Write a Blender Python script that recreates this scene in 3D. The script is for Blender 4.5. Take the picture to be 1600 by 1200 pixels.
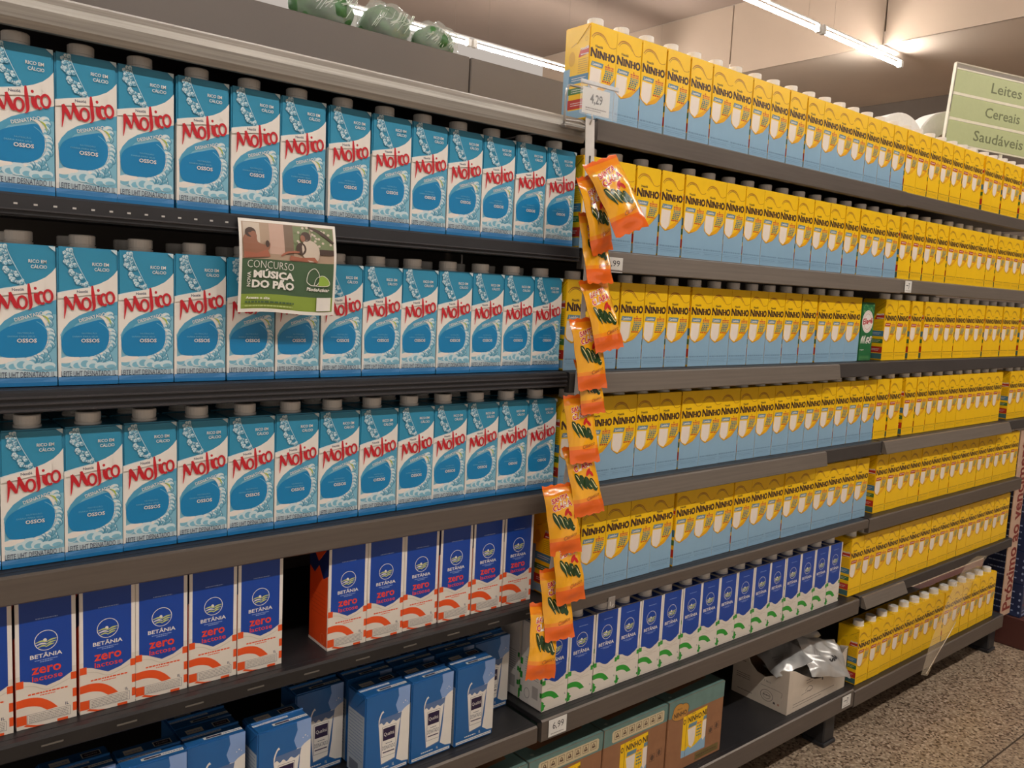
import bpy, bmesh, math, random
from mathutils import Vector, Matrix
from mathutils.geometry import tessellate_polygon
random.seed(7)
sc = bpy.context.scene
for o in list(bpy.data.objects): bpy.data.objects.remove(o)
COL = sc.collection
ZO = 1.42                      # the floor is z = 0; shelf heights below are given from the shelf at eye level

# ------------------------------------------------------------------ camera
yaw, pitch, roll = (math.radians(a) for a in (39.66493, -6.36174, 2.77132))
fw = Vector((math.sin(yaw)*math.cos(pitch), math.cos(yaw)*math.cos(pitch), math.sin(pitch)))
r0 = fw.cross(Vector((0, 0, 1))).normalized(); u0 = r0.cross(fw)
rt = math.cos(roll)*r0 + math.sin(roll)*u0; up = -math.sin(roll)*r0 + math.cos(roll)*u0
cam = bpy.data.cameras.new('camera'); cam.sensor_fit = 'HORIZONTAL'; cam.sensor_width = 36
cam.lens = 1308.78/1600*36; cam.clip_start = .02
co = bpy.data.objects.new('camera', cam); COL.objects.link(co); sc.camera = co
mw = Matrix((rt, up, -fw)).transposed().to_4x4(); mw.translation = Vector((-.16062, -1.19758, -.08925+ZO))
co.matrix_world = mw

# ------------------------------------------------------------------ world, exposure
TUBE = 148.0
AMB = .52
w = bpy.data.worlds.new('store_air'); sc.world = w; w.use_nodes = True
bg = w.node_tree.nodes['Background']; bg.inputs[0].default_value = (1, .88, .78, 1); bg.inputs[1].default_value = AMB
vs = sc.view_settings
vs.view_transform = 'Standard'; vs.look = 'None'; vs.gamma = 1; vs.exposure = 0; vs.use_curve_mapping = False

# ------------------------------------------------------------------ materials
def lin(c):
    return tuple((x/255/12.92 if x/255 <= .04045 else ((x/255+.055)/1.055)**2.4) for x in c)
MATS = {}
def M(name, rgb, rough=.4, metal=0., var=.04, scale=60., bump=0., spec=.5, coat=0., trans=0., alpha=1., stretch=None):
    if name in MATS: return MATS[name]
    m = bpy.data.materials.new(name); m.use_nodes = True; nt = m.node_tree; b = nt.nodes['Principled BSDF']
    c = lin(rgb)
    tc = nt.nodes.new('ShaderNodeTexCoord'); nz = nt.nodes.new('ShaderNodeTexNoise')
    nz.inputs['Scale'].default_value = scale; nz.inputs['Detail'].default_value = 3
    if stretch:
        mp = nt.nodes.new('ShaderNodeMapping'); mp.inputs['Scale'].default_value = stretch
        nt.links.new(tc.outputs['Object'], mp.inputs['Vector']); nt.links.new(mp.outputs[0], nz.inputs['Vector'])
    else:
        nt.links.new(tc.outputs['Object'], nz.inputs['Vector'])
    rp = nt.nodes.new('ShaderNodeValToRGB'); rp.color_ramp.elements[0].position = .3; rp.color_ramp.elements[1].position = .7
    rp.color_ramp.elements[0].color = (*[max(0, x*(1-var)) for x in c], 1); rp.color_ramp.elements[1].color = (*[min(1, x*(1+var)) for x in c], 1)
    nt.links.new(nz.outputs[0], rp.inputs[0]); nt.links.new(rp.outputs[0], b.inputs['Base Color'])
    b.inputs['Roughness'].default_value = rough; b.inputs['Metallic'].default_value = metal
    b.inputs['Specular IOR Level'].default_value = spec; b.inputs['Coat Weight'].default_value = coat; b.inputs['Coat Roughness'].default_value = .12
    b.inputs['Transmission Weight'].default_value = trans; b.inputs['Alpha'].default_value = alpha
    if bump:
        bp = nt.nodes.new('ShaderNodeBump'); bp.inputs['Strength'].default_value = bump; bp.inputs['Distance'].default_value = .002
        nt.links.new(nz.outputs[0], bp.inputs['Height']); nt.links.new(bp.outputs[0], b.inputs['Normal'])
    MATS[name] = m
    return m
def EM(name, rgb, s):
    m = bpy.data.materials.new(name); m.use_nodes = True; nt = m.node_tree; b = nt.nodes['Principled BSDF']
    b.inputs['Base Color'].default_value = (.9, .9, .9, 1); b.inputs['Emission Color'].default_value = (*rgb, 1); b.inputs['Emission Strength'].default_value = s
    return m
def P(name, rgb, **k):                     # ink on coated carton board
    k.setdefault('rough', .33); k.setdefault('var', .03); k.setdefault('scale', 25.)
    return M(name, rgb, **k)

# ------------------------------------------------------------------ mesh building
class MB:
    def __init__(s): s.v = []; s.f = []; s.m = []; s.sm = []
    def add(s, vf, mat, smooth=False):
        v, f = vf; n = len(s.v); s.v += [tuple(x) for x in v]
        for q in f: s.f.append([i+n for i in q]); s.m.append(mat); s.sm.append(smooth)
        return s
    def build(s, name):
        me = bpy.data.meshes.new(name); me.from_pydata(s.v, [], s.f)
        slots = []
        for m in s.m:
            if m not in slots: slots.append(m); me.materials.append(m)
        me.polygons.foreach_set('material_index', [slots.index(m) for m in s.m])
        me.polygons.foreach_set('use_smooth', s.sm)
        me.update(); return me
def obj(name, me, parent=None, loc=(0, 0, 0), rot=(0, 0, 0)):
    if isinstance(me, MB): me = me.build(name)
    o = bpy.data.objects.new(name, me); COL.objects.link(o); o.location = loc; o.rotation_euler = rot
    if parent: o.parent = parent
    return o
def tag(o, label, cat, group=None, kind=None):
    if label: o['label'] = label
    if cat: o['category'] = cat
    if group: o['group'] = group
    if kind: o['kind'] = kind
    return o
def empty(name, loc=(0, 0, 0), rot=(0, 0, 0)): return obj(name, None, None, loc, rot)
def bmvf(bm):
    bm.verts.ensure_lookup_table(); bm.verts.index_update()
    r = ([v.co[:] for v in bm.verts], [[v.index for v in f.verts] for f in bm.faces]); bm.free(); return r
def box(x0, x1, y0, y1, z0, z1, bev=0., seg=1):
    bm = bmesh.new(); bmesh.ops.create_cube(bm, size=1)
    for v in bm.verts: v.co = ((x0+x1)/2+v.co.x*(x1-x0), (y0+y1)/2+v.co.y*(y1-y0), (z0+z1)/2+v.co.z*(z1-z0))
    if bev: bmesh.ops.bevel(bm, geom=list(bm.edges), offset=bev, segments=seg, affect='EDGES')
    return bmvf(bm)
def lathe(prof, seg=24, c=(0, 0, 0)):                # profile (r, z) about the z axis
    v = []; f = []; n = len(prof)
    for i in range(seg):
        a = 2*math.pi*i/seg
        for r, z in prof: v.append((c[0]+r*math.cos(a), c[1]+r*math.sin(a), c[2]+z))
    for i in range(seg):
        j = (i+1) % seg
        for k in range(n-1): f.append([i*n+k, j*n+k, j*n+k+1, i*n+k+1])
    if prof[-1][0] > 1e-6: f.append([i*n+n-1 for i in range(seg)])
    if prof[0][0] > 1e-6: f.append([i*n for i in range(seg)][::-1])
    return v, f
def tube(pts, r, seg=8):
    v = []; f = []; pts = [Vector(p) for p in pts]
    for k, p in enumerate(pts):
        t = (pts[min(k+1, len(pts)-1)]-pts[max(k-1, 0)]).normalized()
        a = t.cross(Vector((0, 0, 1)) if abs(t.z) < .9 else Vector((1, 0, 0))).normalized(); b = t.cross(a)
        for i in range(seg):
            q = 2*math.pi*i/seg; v.append(p+a*math.cos(q)*r+b*math.sin(q)*r)
    for k in range(len(pts)-1):
        for i in range(seg):
            j = (i+1) % seg; f.append([k*seg+i, k*seg+j, (k+1)*seg+j, (k+1)*seg+i])
    f.append(list(range(seg))[::-1]); f.append([(len(pts)-1)*seg+i for i in range(seg)])
    return v, f
def tess(pts):
    t = tessellate_polygon([[Vector((p[0], p[1], 0)) for p in pts]])
    out = []
    for a, b, c in t:
        ar = (pts[b][0]-pts[a][0])*(pts[c][1]-pts[a][1])-(pts[c][0]-pts[a][0])*(pts[b][1]-pts[a][1])
        if abs(ar) > 1e-12: out.append([a, b, c] if ar > 0 else [a, c, b])
    return out
def prism(pts, d0, d1, fn):                           # 2-D outline swept from depth d0 to d1; fn(u, v, d) -> xyz
    n = len(pts); v = [fn(p[0], p[1], d0) for p in pts]+[fn(p[0], p[1], d1) for p in pts]
    t = tess(pts); f = [q for q in t]+[[i+n for i in q[::-1]] for q in t]
    f += [[i, i+n, (i+1) % n+n, (i+1) % n] for i in range(n)]
    return v, f
def bez(pts, n=6):                                    # smooth open curve through points
    if len(pts) < 3: return list(pts)
    out = []
    P_ = [pts[0]]+list(pts)+[pts[-1]]
    for k in range(1, len(P_)-2):
        p0, p1, p2, p3 = P_[k-1:k+3]
        for i in range(n):
            t = i/n
            out.append(tuple(.5*((2*b)+(-a+c)*t+(2*a-5*b+4*c-d)*t*t+(-a+3*b-3*c+d)*t**3) for a, b, c, d in zip(p0, p1, p2, p3)))
    out.append(tuple(pts[-1])); return out
_T = {}
def text2d(body, bold=0., shear=0.):
    k = (body, bold, shear)
    if k not in _T:
        cu = bpy.data.curves.new('ink', 'FONT'); cu.body = body; cu.size = 1; cu.offset = bold; cu.shear = shear; cu.resolution_u = 2
        o = bpy.data.objects.new('ink', cu)
        me = bpy.data.meshes.new_from_object(o)
        v = [(p.co.x, p.co.y) for p in me.vertices]; f = [list(p.vertices) for p in me.polygons]
        bpy.data.objects.remove(o); bpy.data.meshes.remove(me); bpy.data.curves.remove(cu)
        x0 = min(a for a, b in v); x1 = max(a for a, b in v); y0 = min(b for a, b in v); y1 = max(b for a, b in v)
        _T[k] = ([((a-x0)/(x1-x0)-.5, (b-y0)/(y1-y0)-.5) for a, b in v], f)
    return _T[k]
class Print:
    """Flat print on a surface: u to the right, v up, in millimetres, layer over layer."""
    def __init__(s, lay=.006): s.e = []; s.k = 1; s.lay = lay
    def raw(s, v, f, mat): s.e.append((v, f, mat, s.k)); return s
    def next(s): s.k += 1; return s
    def poly(s, pts, mat): s.next(); return s.raw(pts, tess(pts), mat)
    def rect(s, u0, v0, u1, v1, mat): return s.poly([(u0, v0), (u1, v0), (u1, v1), (u0, v1)], mat)
    def grid(s, u0, v0, u1, v1, mat, nu=6, nv=6):
        s.next(); V = [(u0+(u1-u0)*i/nu, v0+(v1-v0)*j/nv) for j in range(nv+1) for i in range(nu+1)]
        return s.raw(V, [[j*(nu+1)+i, j*(nu+1)+i+1, (j+1)*(nu+1)+i+1, (j+1)*(nu+1)+i] for j in range(nv) for i in range(nu)], mat)
    def ell(s, cu, cv, a, b, mat, rot=0., n=16):
        c, q = math.cos(rot), math.sin(rot); pts = []
        for i in range(n):
            t = 2*math.pi*i/n; x, y = a*math.cos(t), b*math.sin(t); pts.append((cu+x*c-y*q, cv+x*q+y*c))
        s.next(); return s.raw(pts, [list(range(n))], mat)
    def ring(s, cu, cv, a, b, w, mat, t0=0., t1=2*math.pi, n=24, rot=0.):
        V = []; c, q = math.cos(rot), math.sin(rot)
        for i in range(n+1):
            t = t0+(t1-t0)*i/n
            for k in (-.5, .5):
                x, y = (a+k*w)*math.cos(t), (b+k*w)*math.sin(t); V.append((cu+x*c-y*q, cv+x*q+y*c))
        s.next(); return s.raw(V, [[2*i, 2*i+1, 2*i+3, 2*i+2] for i in range(n)], mat)
    def stroke(s, pts, wid, mat, smooth=6):
        if not isinstance(wid, (list, tuple)): wid = [wid]*len(pts)
        q = bez([(p[0], p[1], w_) for p, w_ in zip(pts, wid)], smooth); V = []
        for k, p in enumerate(q):
            a = q[max(k-1, 0)]; b = q[min(k+1, len(q)-1)]; dx, dy = b[0]-a[0], b[1]-a[1]; L = math.hypot(dx, dy) or 1
            nx, ny = -dy/L, dx/L
            V += [(p[0]-nx*p[2]/2, p[1]-ny*p[2]/2), (p[0]+nx*p[2]/2, p[1]+ny*p[2]/2)]
        s.next(); return s.raw(V, [[2*i, 2*i+2, 2*i+3, 2*i+1] for i in range(len(q)-1)], mat)
    def text(s, body, cu, cv, w_, h_, mat, rot=0., bold=0., shear=0.):
        v, f = text2d(body, bold, shear); c, q = math.cos(rot), math.sin(rot)
        s.next(); return s.raw([(cu+a*w_*c-b*h_*q, cv+a*w_*q+b*h_*c) for a, b in v], f, mat)
    def put(s, mb, fn):                                # fn(u_mm, v_mm, offset_mm) -> xyz in metres
        for v, f, mat, k in s.e: mb.add(([fn(p[0], p[1], k*s.lay) for p in v], f), mat)
    def sub(s, other, fn):                             # place another print inside this one
        for v, f, mat, k in other.e: s.e.append(([fn(*p[:2]) for p in v], f, mat, s.k+k))
        s.k += other.k
def wline(pr, u0, u1, v, h, mat, n=6, seed=1):         # a line of print too small to read
    rg = random.Random(seed); u = u0; V = []; F = []
    while u < u1:
        L = min(u1-u, rg.uniform(.6, 1.6)*h*1.6); k = len(V); V += [(u, v-h/2), (u+L, v-h/2), (u+L, v+h/2), (u, v+h/2)]; F.append([k, k+1, k+2, k+3]); u += L+h*.45
    pr.next(); pr.raw(V, F, mat)

ORD = ['first', 'second', 'third', 'fourth', 'fifth', 'sixth', 'seventh', 'eighth', 'ninth', 'tenth', 'eleventh', 'twelfth', 'thirteenth', 'fourteenth', 'fifteenth', 'sixteenth', 'seventeenth', 'eighteenth']
CW, CD, CH = .072, .070, .1785                          # tall one-litre carton

# ------------------------------------------------------------------ room
def floor_mat():
    m = bpy.data.materials.new('terrazzo'); m.use_nodes = True; nt = m.node_tree; b = nt.nodes['Principled BSDF']
    tc = nt.nodes.new('ShaderNodeTexCoord')
    def vor(scale, lo, hi):
        v = nt.nodes.new('ShaderNodeTexVoronoi'); v.inputs['Scale'].default_value = scale; nt.links.new(tc.outputs['Object'], v.inputs['Vector'])
        return v
    v1 = vor(150, 0, 0); v2 = vor(60, 0, 0)
    n = nt.nodes.new('ShaderNodeTexNoise'); n.inputs['Scale'].default_value = 7; nt.links.new(tc.outputs['Object'], n.inputs['Vector'])
    sep = nt.nodes.new('ShaderNodeSeparateColor'); nt.links.new(v1.outputs['Color'], sep.inputs[0])
    rp = nt.nodes.new('ShaderNodeValToRGB'); cr = rp.color_ramp; cr.interpolation = 'CONSTANT'
    cr.elements[0].position = 0; cr.elements[0].color = (*lin((104, 86, 70)), 1)
    cr.elements[1].position = .16; cr.elements[1].color = (*lin((168, 146, 122)), 1)
    for p_, c_ in ((.5, (188, 166, 140)), (.78, (210, 190, 164)), (.93, (134, 110, 90))):
        e = cr.elements.new(p_); e.color = (*lin(c_), 1)
    nt.links.new(sep.outputs[0], rp.inputs[0])
    mx = nt.nodes.new('ShaderNodeMix'); mx.data_type = 'RGBA'; mx.blend_type = 'MULTIPLY'; mx.inputs[0].default_value = .35
    nt.links.new(rp.outputs[0], mx.inputs[6]); nt.links.new(n.outputs[0], mx.inputs[7]); nt.links.new(mx.outputs[2], b.inputs['Base Color'])
    b.inputs['Roughness'].default_value = .3
    return m
FM = floor_mat()
fl = obj('floor', MB().add(box(-4, 12, -8.2, 6.5, -.06, -.004), M('floor_grout', (84, 70, 58), .8)), None); tag(fl, None, None, kind='structure')
tile = MB().add(box(-1.247, 1.247, -.622, .622, -.004, 0, .0015), FM).build('floor_tile')
for i in range(6):
    for j in range(-6, 5): obj('floor_tile', tile, fl, (-2.3+2.5*i, -.314+.625+1.25*j, 0))
CM = M('ceiling_paint', (126, 108, 95), .85, var=.06, scale=1.2)
c1 = obj('ceiling', MB().add(box(-4, 6.45, -8.2, 6.5, 2.63+ZO, 2.73+ZO), CM)); tag(c1, None, None, kind='structure')
LOWC = MB()
c2 = obj('ceiling_drop', LOWC.add(box(6.452, 8.35, -8.2, 6.5, 2.0+ZO, 2.1+ZO), M('low_ceiling_lit_tone', (206, 188, 170), .85, var=.05, scale=1.2))); tag(c2, None, None, kind='structure')  # colour lightened to stand in for tube glow on the low ceiling
bk = obj('wall_bulkhead', MB().add(box(6.47, 6.5, -8.2, 6.5, 2.1+ZO, 2.63+ZO), M('joint_dark', (86, 74, 64), .9))); tag(bk, None, None, kind='structure')
BP = M('bulkhead_panel', (162, 142, 124), .85, var=.05, scale=1.5)
ys = [-8.2+.01, -5.05, -3.57, -2.09, -.61, .87, 2.348, 3.83, 5.31, 6.5]
for a, b_ in zip(ys, ys[1:]): obj('panel', MB().add(box(6.45, 6.47, a+.006, b_-.006, 2.0+ZO, 2.63+ZO, .003), BP), bk)
wb = obj('wall_back', MB().add(box(8.36, 8.5, -8.2, 6.5, 0, 2.1+ZO), M('dark_wall', (104, 92, 82), .8, var=.08, scale=2))); tag(wb, None, None, kind='structure')

# ceiling fluorescent tubes
TE = EM('tube_glow', (1, .955, .9), TUBE)
TM = M('lamp_housing', (225, 222, 215), .4)
tube_me = MB().add(tube([(-.58, 0, 0), (.58, 0, 0)], .014, 12), TE, True).build('fluorescent_tube')
end_me = MB().add(box(-.02, .02, -.02, .02, -.02, .035, .004), TM).build('lamp_holder')
batten_me = MB().add(box(-.6, .6, -.010, .010, .035, .05, .003), TM).build('batten')
def lamp(x, y, z, label, group, hang):
    e = tag(empty('fluorescent_lamp', (x, y, z+ZO)), label, 'lamp', group)
    obj('batten', batten_me, e); obj('tube', tube_me, e)
    for s_ in (-1, 1): obj('lamp_holder', end_me, e, (s_*.59, 0, 0))
    for s_ in (-.45, .45): obj('suspension_rod', MB().add(tube([(s_, 0, .06), (s_, 0, hang)], .0007, 5), M('thin_wire', (120, 110, 100), .6)), e)
for k in range(8):
    x = 6.16-1.24*k
    lamp(x, 2.35, 1.9, ('last' if k == 0 else ORD[k]+' from the far end')+' fluorescent tube of the bright row over the next aisle', 'tubes over the next aisle', (.1 if x > 6.45 else .73))
for k in range(9):
    lamp(5.9-1.24*k, 4.6, 1.9, ORD[k]+' tube from the far end of the distant ceiling row', 'tubes of the distant row', .73)
for k in range(8):
    lamp(5.9-1.24*k, -1.95, 1.9, ORD[k]+' tube from the far end of the row above this aisle', 'tubes above this aisle', .73)


# ------------------------------------------------------------------ shelving bays
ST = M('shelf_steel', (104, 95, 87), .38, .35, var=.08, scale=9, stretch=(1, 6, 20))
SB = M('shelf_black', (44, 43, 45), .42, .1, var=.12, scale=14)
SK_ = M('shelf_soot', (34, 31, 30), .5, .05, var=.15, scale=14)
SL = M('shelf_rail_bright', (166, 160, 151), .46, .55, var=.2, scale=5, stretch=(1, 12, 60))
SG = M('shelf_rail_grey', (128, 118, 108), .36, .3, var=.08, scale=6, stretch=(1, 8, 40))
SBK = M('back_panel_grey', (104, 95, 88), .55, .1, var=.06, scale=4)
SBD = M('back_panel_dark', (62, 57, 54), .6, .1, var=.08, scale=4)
def shelf_profile(h, plate=.006, y0=-.03, y1=.41, curved=False):
    if curved:
        fr = [(y0+.010, 0), (y0+.003, -.004), (y0-.003, -.013), (y0-.004, -.022), (y0-.001, -h+.008), (y0+.004, -h), (y0+.012, -h), (y0+.012, -plate-.004)]
    else:
        fr = [(y0+.004, 0), (y0, -.003), (y0, -h+.002), (y0+.002, -h), (y0+.014, -h), (y0+.014, -plate-.004)]
    return fr+[(y1, -plate-.004), (y1, 0)]
def sweep(prof, x0, x1):                              # (y, z) outline swept along x
    return prism(prof, x1, x0, lambda u, v, d: (d, u, v))
def add_shelf(bay, x0, x1, z, h, mat, curved=False, rails=(), slots=None, y0=-.03):
    mb = MB(); v, f = sweep(shelf_profile(h, y0=y0, curved=curved), x0, x1); mb.v += v
    for q in f:
        c_ = sum((Vector(v[i]) for i in q), Vector())/len(q)
        mb.f.append(q); mb.m.append(SB if c_.y > .05 else mat); mb.sm.append(False)
    mb.add(box(x0+.001, x1-.001, y0+.016, .40, 0, .0004), SB)
    s_ = obj('shelf', mb, bay, (0, 0, z+ZO))
    for ra, rb, rm, drop in rails:
        pr = [(y0-.001, -.002), (y0-.006, -.004), (y0-.008-drop, -h-.001), (y0-.006-drop, -h-.003), (y0-.001, -h-.002)]
        obj('price_rail', MB().add(sweep(pr, ra, rb), rm), s_)
    if slots:
        xa, xb, step, zz_, sm, ln = slots; mb = MB(); x = xa
        while x < xb: mb.add(box(x, x+ln, y0-.0007, y0+.001, zz_-.0011, zz_+.0011), sm); x += step
        q = obj('slot_row', mb, s_); q['kind'] = 'stuff'
    return s_
def bay(name_x0, x1, label, xs):
    e = empty('shelving_bay', (0, 0, 0)); tag(e, label, 'shelving', 'gondola bays'); return e
B1 = bay(0, 0, 'dark grey shelving bay at left, stocked with blue milk cartons', 0)
B2 = bay(0, 0, 'middle grey shelving bay stocked with yellow cartons on light-blue bases', 0)
B3 = bay(0, 0, 'far grey shelving bay stocked with all-yellow milk cartons', 0)
SLOT = M('slot_light', (196, 192, 186), .5)
RIDGE = M('rail_black_ridged', (66, 64, 66), .3, .2, var=.1, scale=10, stretch=(1, 1, 120))
L0, L1x = -.32, .956
add_shelf(B1, L0, L1x, .236, .044, SL, curved=True)
add_shelf(B1, L0, .958, -.001, .028, SB, slots=(.0, .31, .0213, -.013, SLOT, .0042))
s_ = add_shelf(B1, L0, .944, -.2405, .028, SB)
for k in range(3): obj('rail_ridge', MB().add(box(L0, .943, -.0335, -.029, -.009-.008*k-.0016, -.009-.008*k+.0016, .0006), RIDGE), s_)
s_ = [c for c in B1.children][1]
for k in range(2): obj('rail_ridge', MB().add(box(.42 if k else L0, .957, -.0335, -.029, -.020-.006*k-.0013, -.020-.006*k+.0013, .0006), RIDGE), s_)
add_shelf(B1, L0, .932, -.474, .038, ST)
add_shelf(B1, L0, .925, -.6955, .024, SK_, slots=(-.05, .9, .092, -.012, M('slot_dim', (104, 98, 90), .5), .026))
add_shelf(B1, L0, .9185, -.952, .036, ST, y0=-.028)
add_shelf(B1, L0, .92, -1.24, .05, ST)
MX0, MX1 = .975, 2.236
add_shelf(B2, .992, MX1, .2435, .042, ST, y0=-.026)
add_shelf(B2, .97, 2.232, -.0015, .040, ST, rails=((1.0, 2.231, SG, .002),), y0=-.026)
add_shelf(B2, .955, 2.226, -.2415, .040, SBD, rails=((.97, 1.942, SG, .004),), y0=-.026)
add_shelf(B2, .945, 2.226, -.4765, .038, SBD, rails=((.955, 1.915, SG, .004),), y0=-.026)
add_shelf(B2, .94, 2.196, -.7065, .027, ST, y0=-.026)
add_shelf(B2, .932, 2.186, -.9465, .046, ST, y0=-.026)
add_shelf(B2, .93, 2.22, -1.2385, .055, ST, y0=-.020)
add_shelf(B3, 2.242, 3.47, .2435, .038, ST, y0=-.022)
add_shelf(B3, 2.240, 3.47, -.0015, .040, SG, y0=-.022)
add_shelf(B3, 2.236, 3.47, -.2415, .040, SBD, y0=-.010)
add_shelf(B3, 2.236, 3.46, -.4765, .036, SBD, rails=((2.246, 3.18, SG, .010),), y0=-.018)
add_shelf(B3, 2.205, 3.366, -.7065, .044, ST, y0=-.024)
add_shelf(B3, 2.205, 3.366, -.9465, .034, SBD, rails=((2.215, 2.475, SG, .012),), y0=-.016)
add_shelf(B3, 2.226, 3.355, -1.2485, .052, ST, y0=-.020)
for b_, xa, xb in ((B1, L0, 1.003), (B2, 1.007, 2.236), (B3, 2.24, 3.47)):
    obj('back_panel', MB().add(box(xa, xb, .412, .424, .06, .435+ZO, .002), SBK), b_)
    obj('top_deck', MB().add(box(xa, xb, .424, .9, .415+ZO, .435+ZO, .002), SBK), b_)
    obj('kick_plate', MB().add(box(xa, xb, .20, .21, .0, .13), SB), b_)
for b_, x in ((B1, .9655), (B2, 2.2365), (B3, 3.478)):
    u_ = MB().add(box(x-.004, x+.003, .426, .46, 0, .40+ZO, .001), SB); obj('upright', u_, b_)
for b_, x in ((B1, .90), (B2, 2.17), (B3, 3.38)):
    obj('leg', MB().add(box(x-.03, x+.03, .02, .20, .012, .128, .004), SB).add(box(x-.034, x+.034, .015, .09, 0, .014, .003), SB), b_)

# ------------------------------------------------------------------ the cartons
WHITE = P('carton_white', (236, 228, 218)); CREAM = P('carton_cream', (226, 216, 202))
CAPM = M('cap_plastic', (232, 226, 218), .38, var=.02)
def body2(mb, W, D, H, front, side, top, bev=.0022):
    v, f = box(-W/2, W/2, 0, D, 0, H, bev, 2); n0 = len(mb.v); mb.v += v
    for q in f:
        n = (Vector(v[q[1]])-Vector(v[q[0]])).cross(Vector(v[q[2]])-Vector(v[q[1]])).normalized()
        mb.f.append([i+n0 for i in q]); mb.m.append(top if n.z > .7 else front if n.y < -.6 else side); mb.sm.append(False)
def front_fn(W): return lambda u, v, d: (-W/2+u/1000, -d/1000, v/1000)
def left_fn(W, D): return lambda u, v, d: (-W/2-d/1000, D-u/1000, v/1000)
def top_fn(W, H): return lambda u, v, d: (-W/2+u/1000, v/1000, H+d/1000)
cap_me = MB().add(lathe([(.0165, 0), (.0165, .003), (.0148, .0034), (.0148, .0045), (.0158, .005), (.0158, .0155), (.0146, .0168), (0, .0168)], 24), CAPM, False).build('screw_cap')
def flap(mb, W, D, H, mat):                            # folded ear on the left side
    pts = [(2, H*1000-3), (D*1000-2, H*1000-3), (D*500, H*1000-D*480)]
    mb.add(prism(pts, .9, .0, left_fn(W, D)), mat)

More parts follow.
